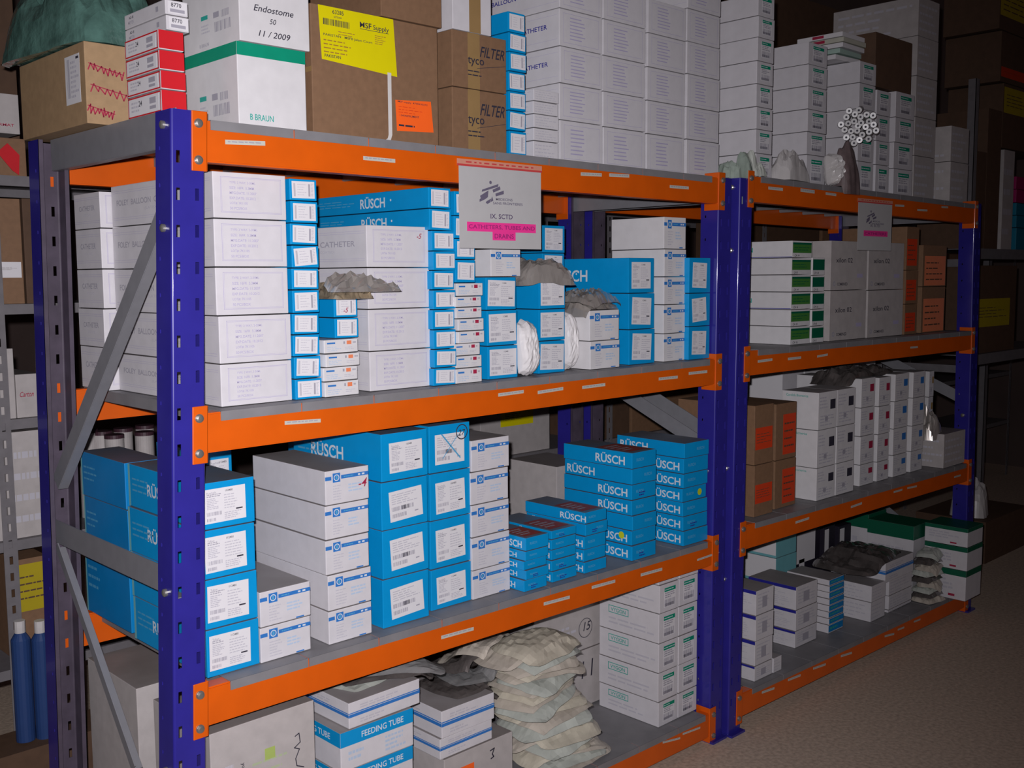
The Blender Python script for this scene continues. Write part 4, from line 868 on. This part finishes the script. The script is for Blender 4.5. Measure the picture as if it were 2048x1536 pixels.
# leaflets on the third far stack
z = TOPZ['G3']; ORD5 = ['bottom one', 'second from bottom', 'middle one', 'next to top', 'top one']
for k in range(5):
    rng = random.Random(70+k); w_, d_, t_ = .185, .20, .018
    o = make_box(2.80+k*.012, .10+rng.uniform(-.01, .01), z+.002+k*.0235, w_, d_, .020, 'blank', (PAPER, mat('mint_leaflet', (.36, .50, .44), .5), PAPER, mat('cream_leaflet', (.50, .50, .42), .5), PAPER)[k], rng.uniform(-.12, .12), name='leaflet_pad')
    tag(o, 'pad of printed leaflets, %s, beside dark open carton' % ORD5[k], 'leaflet pad', 'leaflet pads beside the dark open carton')
    D = Dec(face('left', w_, d_, .018)); D.rect(.35, .2, .6, .8, CRIM, 1); D.build('print', o)
# far third level film and pouch
pouch('plastic_bag', (3.12, .17, TOPZ.get('COL', 1.218)), .50, .20, .03, DKFILM, 91, 'dark crumpled film over the slim white columns', 'bag', .05, amp=.5, res=22)
p = aty(1862, 880, .0); pouch('foil_pouch', (3.63, .07, deck_z(2, 2, 3.6)+.001), .11, .11, .09, FOIL, 92, 'shiny pouch beside the single greenish white box', 'pouch', 0, amp=.5)
# far lowest level pouches and film
z = deck_z(2, 3, 3.5)+.001
for k in range(9):
    rng = random.Random(300+k); p = aty(1862+rng.uniform(-5, 5), 1190, .08)
    ps_ = pouch('sterile_pouch', (3.61+rng.uniform(-.01, .01), .035+rng.uniform(-.01, .01), z), .16, .11, .021, (PAPB, DKFILM, PAPG)[k % 3], 310+k, 'dim flat pouch, %s of pile beside green lidded boxes' % ordn(k, 9), 'pouch', rng.uniform(-.4, .4), group='dim pouches beside green lidded boxes', res=10, droop=.02, qz=.6, zcap=.02)
    z = ps_.location.z+max(v.co.z for v in ps_.data.vertices)
pouch('plastic_bag', (3.25, .20, TOPZ['h']+.093), .42, .30, .03, DKFILM, 95, 'dark film lying over the wide white box', 'bag', .1)
for k, (u0, u1, v0, v1) in enumerate(((1588, 1642, 1048, 1140), (1646, 1672, 1046, 1142), (1676, 1704, 1044, 1140))):
    a = aty(u0, v1, .40); c_ = aty(u1, v0, .40); zz = deck_z(2, 3, a.x)+.004
    o = make_box(a.x, .40, zz, c_.x-a.x-.004, .18, c_.z-zz, 'blank', BLACKC, 0, name='black_carton')
    D = Dec(face('front', c_.x-a.x, .18, c_.z-zz)); D.rect(.1, .55, .45 if k else .8, .95, PAPER, 1); D.rect(.2, .4, .4, .6, PAPER, 1); D.build('label', o)
    tag(o, ('widest black carton', 'slim black carton', 'right hand black carton')[k]+' with white label at back of lowest far shelf', 'box', 'black cartons at the back of the lowest far shelf')
# row of green lidded boxes running back into the far rack
x_ = 3.60
for k, (y0, y1, h_) in enumerate(((.11, .34, .33), (.345, .56, .345))):
    o = make_box(x_+.02+.02*k, y0, deck_z(2, 3, x_), .18, y1-y0, h_, 'greenlid', WHITE, 0, name='green_lid_box'); tag(o, ('nearer', 'farther')[k]+' tall green lidded box behind the end stack on lowest far shelf', 'box', 'green lidded boxes in depth')
# ================================================================ shelving behind, seen through the gaps
YB = 1.2
SH = [aty(40, v, YB).z for v in (352, 608, 838, 1080, 1335)]
SLEN = 8.2
sh = bpy.data.objects.new('steel_shelving', None); sc.collection.objects.link(sh); sh.location = (-.6, YB, 0)
tag(sh, 'grey slotted angle shelving standing behind the orange racks', 'shelving')
GS = mat('dull_grey_steel', (.17, .16, .17), .55, noise=.15)
for zz in SH:
    mb = MB(); mb.box((0, 0, zz-.03), (SLEN, .003, zz), GS); mb.box((0, .003, zz-.004), (SLEN, .45, zz), GS); mb.box((0, .447, zz-.03), (SLEN, .45, zz-.004), GS); mb.build('shelf', sh)
for xx in (0, .585, 1.9, 3.3, 4.6, 6.4, 8.16):
    for yy in (-.004, .42):
        bm_ = bmesh.new(); ks = [k*.05+.03 for k in range(46)]
        sheet(bm_, lambda s, z: (xx+s, yy, z), .04, 0, 2.35, [(.02, .005, .012, 0)], ks, (0, .002, 0))
        bmesh.ops.recalc_face_normals(bm_, faces=bm_.faces); me = bpy.data.meshes.new('upright'); bm_.to_mesh(me); bm_.free(); me.materials.append(GS); link('slotted_upright', me, sh)
def BG(si, u0, u1, vt, m, label, cat='box', name='stored_carton', style='blank', opt=None, dep=.36, Y=None, z0=None, grp=None):
    Y = Y or YB+.02; z = SH[si]+.0005 if z0 is None else z0; a = aty(u0, vt, Y); c = aty(u1, vt, Y)
    if a.z-z < .02: print('BG low', label, a.z-z)
    o = make_box(a.x, Y, z, c.x-a.x, dep, max(a.z-z, .03), style, m, 0, opt, name); tag(o, label, cat, grp); return o
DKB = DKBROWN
BG(0, -60, 52, 268, BROWN, 'flat brown carton under the red handwriting carton at left', dep=.2)
RW = MB(); a_ = aty(10, 300, 1.15); RW.add([(0, 0, 0), (.03, 0, .028), (.062, 0, -.004), (.058, 0, -.062), (.04, 0, -.05)]+[(x, .003, z_) for x, z_ in ((0, 0), (.03, .028), (.062, -.004), (.058, -.062), (.04, -.05))], [(0,4,3,2,1),(5,6,7,8,9),(0,1,6,5),(1,2,7,6),(2,3,8,7),(3,4,9,8),(4,0,5,9)], RED); rw = RW.build('red_tag'); rw.location = (a_.x, 1.2165, a_.z); tag(rw, 'bright red tag stuck on the brown carton at far left', 'tag')
o = BG(0, -40, 38, 180, GREYW, 'white carton with red handwriting at the left picture edge', name='stored_carton', dep=.2, z0=aty(20, 268, YB+.02).z+.001); D = Dec(face('front', .1, .36, .2)); D.build('handwriting', o) if False else None
BG(0, -190, 24, -60, DKB, 'dark brown carton behind the left white carton', Y=YB+.25, dep=.14)
o = BG(0, 150, 300, 120, DKB, 'dark brown carton hidden behind the left carton', dep=.3)
BG(1, -60, 41, 392, BROWN, 'brown carton on left background shelf', dep=.3, style='orange', opt=dict(r=(.5, .25, .96, .40), c=PAPER)); BG(1, 43, 66, 395, DKB, 'slim dark carton on left background shelf', dep=.3)
BG(2, -70, 28, 700, GREYW, 'white carton left of the red scribbled one'); o = BG(2, 22, 84, 750, GREYW, 'small white carton with red scribble in the background') if False else BG(2, 30, 84, 748, GREYW, 'small white carton with red scribble in the background')
D = Dec(face('front', .08, .36, .1)); D.text('Carton', -.35+.5, .62, .16, CRIM, 1, width=.5, shear=.2); D.build('handwriting', o)
for k, (u0, u1, v0, zz) in enumerate(((0, 76, 622, None),)):
    z_ = aty(40, 683, YB+.02).z; a = aty(-10, 745, YB+.02)
BG(2, -60, 84, 622, GREYW, 'flat white carton on top of the background white cartons', z0=aty(20, 699, YB+.02).z+.001) if False else None
BG(3, -80, 5, 862, GREYW, 'white carton at the very left of background shelf'); BG(3, 7, 92, 865, GREYW, 'large white carton beside rear post', style='mottle'); 
o = BG(4, 30, 96, 1120, BROWN, 'brown carton with yellow sticker low in the left background', style='orange', opt=dict(r=(.05, .5, .95, .95), c=YEL2))
for k, u_ in enumerate((42, 82)):   # bottles standing on the floor level shelf
    mb = MB(); p = aty(u_, 1300, YB-.16); r = .026
    mb.cyl((0, 0, 0), (0, 0, 1), r, .30, mat('blue_plastic', (.02, .05, .16), .4), 18); mb.cyl((0, 0, .30), (0, 0, 1), r, .02, mat('blue_plastic', (.02, .05, .16), .4), 18, r2=.014); o = mb.build('bottle')
    mb = MB(); mb.cyl((0, 0, .32), (0, 0, 1), .015, .035, WFILM, 14); mb.build('cap', o); ztop = aty(u_, 1240, YB-.16).z; o.location = (p.x, YB-.16, ztop-.355)
    tag(o, ('left', 'right')[k]+' dark blue bottle with white cap low in left background', 'bottle', 'blue bottles in the left background')
BOTZ = aty(60, 1240, YB-.16).z-.355
mb = MB(); mb.box((-.25, -.06, -BOTZ), (.35, .10, -.001), DKB); o = mb.build('low_crate'); o.location = (0, YB-.16, BOTZ); tag(o, 'dark crate under the blue bottles in left background', 'crate')
for k, (u_, v_, yy) in enumerate(((175, 858, 1.36), (204, 862, 1.345), (246, 856, 1.40), (228, 869, 1.28), (289, 850, 1.42), (288, 863, 1.30))):
    p = aty(u_, v_, yy); mb = MB(); mb.cyl((0, 0, 0), (0, 0, 1), .030, p.z-SH[3]-.012, GREYW, 24); o = mb.build('canister'); o.location = (p.x, yy, SH[3]+.0005)
    mb = MB(); mb.cyl((0, 0, p.z-SH[3]-.012), (0, 0, 1), .031, .012, mat('dark_lid', (.05, .02, .03), .5), 24); mb.build('lid', o)
    tag(o, 'white canister with dark lid, %s counting from the left' % ('first', 'second', 'fourth', 'third', 'sixth', 'fifth')[k], 'canister', 'white canisters seen above dark blue cartons')
BG(3, 960, 1100, 800, GREYW, 'grey carton with yellow sticker seen above lettered boxes', style='orange', opt=dict(r=(.28, .50, .75, .80), c=YEL), dep=.35)
BG(3, 1190, 1260, 780, DKB, 'brown carton behind tall lettered stacks', style='orange', opt=dict(r=(.1, .8, .4, .95), c=PAPER))
BG(3, 1264, 1400, 795, BROWN, 'wide brown carton behind tall lettered stacks', style='carton')
BG(1, 1880, 1960, 500, BROWN, 'dim brown carton with orange sticker behind the far end post', style='orange', opt=dict(r=(.1, .3, .8, .7)))
BG(1, 1500, 1640, 440, DKB, 'dark carton behind the far second level'); BG(1, 1645, 1790, 455, BROWN, 'dim brown carton behind the large pale cartons')
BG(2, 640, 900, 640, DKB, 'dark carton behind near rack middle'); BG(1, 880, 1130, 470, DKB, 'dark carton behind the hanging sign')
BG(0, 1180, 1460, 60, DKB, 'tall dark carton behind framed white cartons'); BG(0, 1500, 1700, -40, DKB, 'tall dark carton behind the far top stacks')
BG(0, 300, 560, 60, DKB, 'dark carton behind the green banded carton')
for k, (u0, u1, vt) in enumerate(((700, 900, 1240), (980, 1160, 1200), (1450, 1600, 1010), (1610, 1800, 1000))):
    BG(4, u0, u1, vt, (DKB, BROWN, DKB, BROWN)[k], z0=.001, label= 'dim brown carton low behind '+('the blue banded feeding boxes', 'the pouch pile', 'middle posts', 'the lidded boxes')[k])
#BG(2, 1500, 1700, 720, GREYW, 'pale carton high behind third far level'); 
# white boxes at the back of the far third level
ST(2, 2, (1560, 1000), 1602, (930, 850, 735), 'tealbox', WHITE, 'white box', 'behind brown stickered cartons', dep=.25, Y=.42, name='white_box')
ST(2, 2, (1605, 990), 1642, (920, 850, 730), 'mottle', WHITE2, 'white box', 'at back behind dark square block', dep=.20, Y=.42, name='white_box')
ST(2, 2, (1700, 975), 1745, (890, 800, 712), 'mottle', WHITE2, 'white box', 'at back behind slim columns', dep=.2, Y=.42, name='white_box')
# ================================================================ shelving and cartons past the end of the far rack
YR = .25
zz = aty(2000, 500, YR).z; xa = aty(1948, 500, YR).x
s2 = bpy.data.objects.new('end_shelving', None); sc.collection.objects.link(s2); s2.location = (xa, YR, 0); tag(s2, 'dim grey shelving beyond the end of the far rack', 'shelving')
low = aty(2000, 705, YR).z
for q in (zz, low):
    mb = MB(); mb.box((0, -.003, q-.05), (1.4, 0, q+.005), GS); mb.box((0, 0, q), (1.4, .5, q+.005), GS); mb.box((0, 0, q-.09), (.02, .5, q-.05), GS); mb.build('shelf', s2)
for xx in (-.045, 1.36):
    for yy in (.001, .46):
        mb = MB(); mb.box((xx, yy, 0), (xx+.04, yy+.003, 2.6), GS); mb.box((xx, yy, 0), (xx+.003, yy+.04, 2.6), GS); mb.build('upright', s2)
def RB(u0, u1, vt, vb, m, label, style='blank', opt=None, Y=YR+.02, z=None, dep=.3, name='stored_carton'):
    z = (zz+.006) if z is None else z; a = aty(u0, vt, Y); c = aty(u1, vt, Y)
    if vb: z = aty(u0, vb, Y).z+.0006
    o = make_box(a.x, Y, z, c.x-a.x, dep, a.z-z, style, m, 0, opt, name); tag(o, label, 'box'); return o
RB(1951, 1975, 300, None, DKB, 'dark brown carton at left end of far background shelf')
RB(2009, 2031, 298, None, GREYW, 'tall pale box between brown and coloured boxes far right', 'mottle')
vv = [478, 455, 430, 405, 378, 352]
for k in range(5):
    RB(2033, 2080, vv[k+1], None if k == 0 else vv[k], (mat('dim_blue_card', (.0, .16, .26), .5), mat('dim_magenta_card', (.32, .0, .10), .5))[k > 2], '%s box at right edge, %s' % (('blue', 'magenta')[k > 2], ('bottom of five', 'second of five', 'middle of five', 'fourth of five', 'top of five')[k]))
RB(1978, 2006, 215, None, DKB, 'second dark brown carton far right')
z3 = aty(2031, 298, YR+.02).z
RB(2008, 2090, 165, 296, DKB, 'brown carton with yellow sticker far right', 'orange', dict(r=(.02, .55, .7, .95), c=YEL2), Y=YR+.02) 
RB(2004, 2090, 60, 163, DKB, 'brown carton with orange sticker far right', 'orange', dict(r=(.02, .1, .6, .3), c=REDST), Y=YR+.02)
RB(2002, 2090, -40, 58, DKB, 'brown carton with dull yellow sticker at top right', 'orange', dict(r=(.02, .3, .9, .9), c=YEL2), Y=YR+.02)
RB(1952, 2035, 530, None, DKB, 'brown carton under far shelf with yellow and red stickers', 'orange', dict(r=(.05, .30, .85, .62), c=YEL2), z=low+.006)
o = bpy.data.objects[-1] if False else None
mb = MB(); a = aty(1972, 1045, YR); mb.box((0, 0, 0), (.6, .4, a.z), DKB); o = mb.build('low_carton'); o.location = (a.x, YR, 0); tag(o, 'dark low carton on the floor beyond the far rack', 'box')
pouch('plastic_bag', (a.x+.13, YR+.15, a.z+.001), .20, .20, .20, WFILM, 97, 'pale plastic bag on dark low carton beyond the rack', 'bag', .3, amp=.4)
# ================================================================ marks on single boxes
def find(s): return [o for o in sc.objects if o.get('label', '').startswith(s)][0]
def dim(o):
    xs = [v.co for v in o.data.vertices]; return max(v.x for v in xs)*2, max(v.y for v in xs)*2, max(v.z for v in xs)
o = find('brown shipping carton with red handwriting'); w_, d_, h_ = dim(o)
D = Dec(face('left', w_, d_, h_)); D.paper(.72, .28, .93, .88, PAPER, 1); D.bars(.75, .36, .79, .84, GREY, random.Random(1), 2, 3); D.lines(.80, .34, .92, .82, 8, PALE, random.Random(1), 2); D.rect(.88, .82, .92, .85, INK, 2); D.build('label', o)
D = Dec(face('front', w_, d_, h_)); rng = random.Random(3)
for (x0, y0, x1, y1) in ((.06, .70, .62, .62), (.08, .44, .85, .34), (.02, .18, .45, .12)):
    pts = []; n = 15
    for i in range(n+1): pts.append((x0+(x1-x0)*i/n+rng.uniform(-.02, .02), y0+(y1-y0)*i/n+(.05 if i % 2 else -.045)*rng.uniform(.5, 1.2)))
    D.scrawl(pts, .0028, CRIM)
    D.scrawl([(x0, y0+.04), (x1, y1+.02)], .002, CRIM)
D.build('handwriting', o)
o = find('white carton with red handwriting'); w_, d_, h_ = dim(o); D = Dec(face('front', w_, d_, h_)); D.text('FORMAT', .25, .18, .07, CRIM, 1, width=.6); D.build('lettering', o)
o = find('big white carton with stickers'); w_, d_, h_ = dim(o)
f = lambda v: (zat(.034, .05, v)-deck_z(1, 3, .1))/h_
D = Dec(face('front', w_, d_, h_)); D.text('yobo', .27, .80, .045, INK, 1, vert=True, width=.06); D.text('L T : 2209', .38, .47, .03, INK, 1, width=.14); D.quad([(.45, .545), (.47, .51), (.45, .48), (.49, .505), (.53, .49), (.515, .53), (.53, .56), (.49, .53)], INK); D.disc(.62, .435, .008, GREEN3, 2)
D.lines(.13, .50, .22, .90, 2, PALE, random.Random(5), 1, .3, 9); D.lines(.38, .55, .75, .80, 5, mat('pale_green_print', (.40, .46, .30), .6), random.Random(6), 1, .25, 4); D.lines(.60, .42, .85, .56, 3, PALE, random.Random(7)); D.build('small_print', o)
D = Dec(face('front', w_, d_, h_)); D.rect(.50, .77, .60, .83, mat('lime_print', (.36, .46, .12), .6), 2); D.build('logo', o)
D = Dec(face('front', w_, d_, h_)); D.scrawl([(.80, .84), (.84, .85), (.85, .80), (.79, .78), (.84, .765), (.80, .72), (.81, .68), (.88, .66)], .0025, INK); D.build('handwriting', o)
D = Dec(face('front', w_, d_, h_)); D.paper(.36, .22, .54, .41, ORST, 2); D.build('sticker', o)
D = Dec(face('left', w_, d_, h_)); D.rect(.9, 0, 1, 1, TAPE, 1) if False else None
# strip of white card along the carton top
o = find('white carton with orange sticker'); w_, d_, h_ = dim(o); D = Dec(face('front', w_, d_, h_)); D.paper(.10, .05, .42, .72, ORST, 2); D.build('sticker', o)
D = Dec(face('front', w_, d_, h_)); D.scrawl([(.66, .80), (.72, .82), (.69, .72), (.71, .66), (.67, .64)], .004, INK); D.build('handwriting', o)
o = find('dusty white carton'); w_, d_, h_ = dim(o); D = Dec(face('left', w_, d_, h_)); D.quad([(.62, .80), (.80, .70), (.84, .52), (.74, .62)], mat('lime_print', (.36, .46, .12), .6)); D.build('logo', o)
bs = [o for o in sc.objects if o.get('label', '').startswith('large white shipping carton')]; bs.sort(key=lambda o: o.location.z)
for o, tx in zip(bs, ('11', '15')):
    w_, d_, h_ = dim(o); D = Dec(face('front', w_, d_, h_))
    if tx == '11': D.text('1 1', .60, .50, .30, INK, 1, shear=.1, width=.14)
    else:
        D.disc(.66, .36, .035, INK, 1, 24, .0325); D.text('15', .63, .31, .15, INK, 1, shear=.25)
    D.build('handwriting', o)
    D = Dec(face('front', w_, d_, h_)); D.lines(.1, .15, .55, .5, 4, PALE, random.Random(9)); D.build('small_print', o)
o = bs[1]; w_, d_, h_ = dim(o); D = Dec(face('front', w_, d_, h_)); D.rect(.25, .05, .45, .28, OCH, 1); D.build('packing_tape', o)
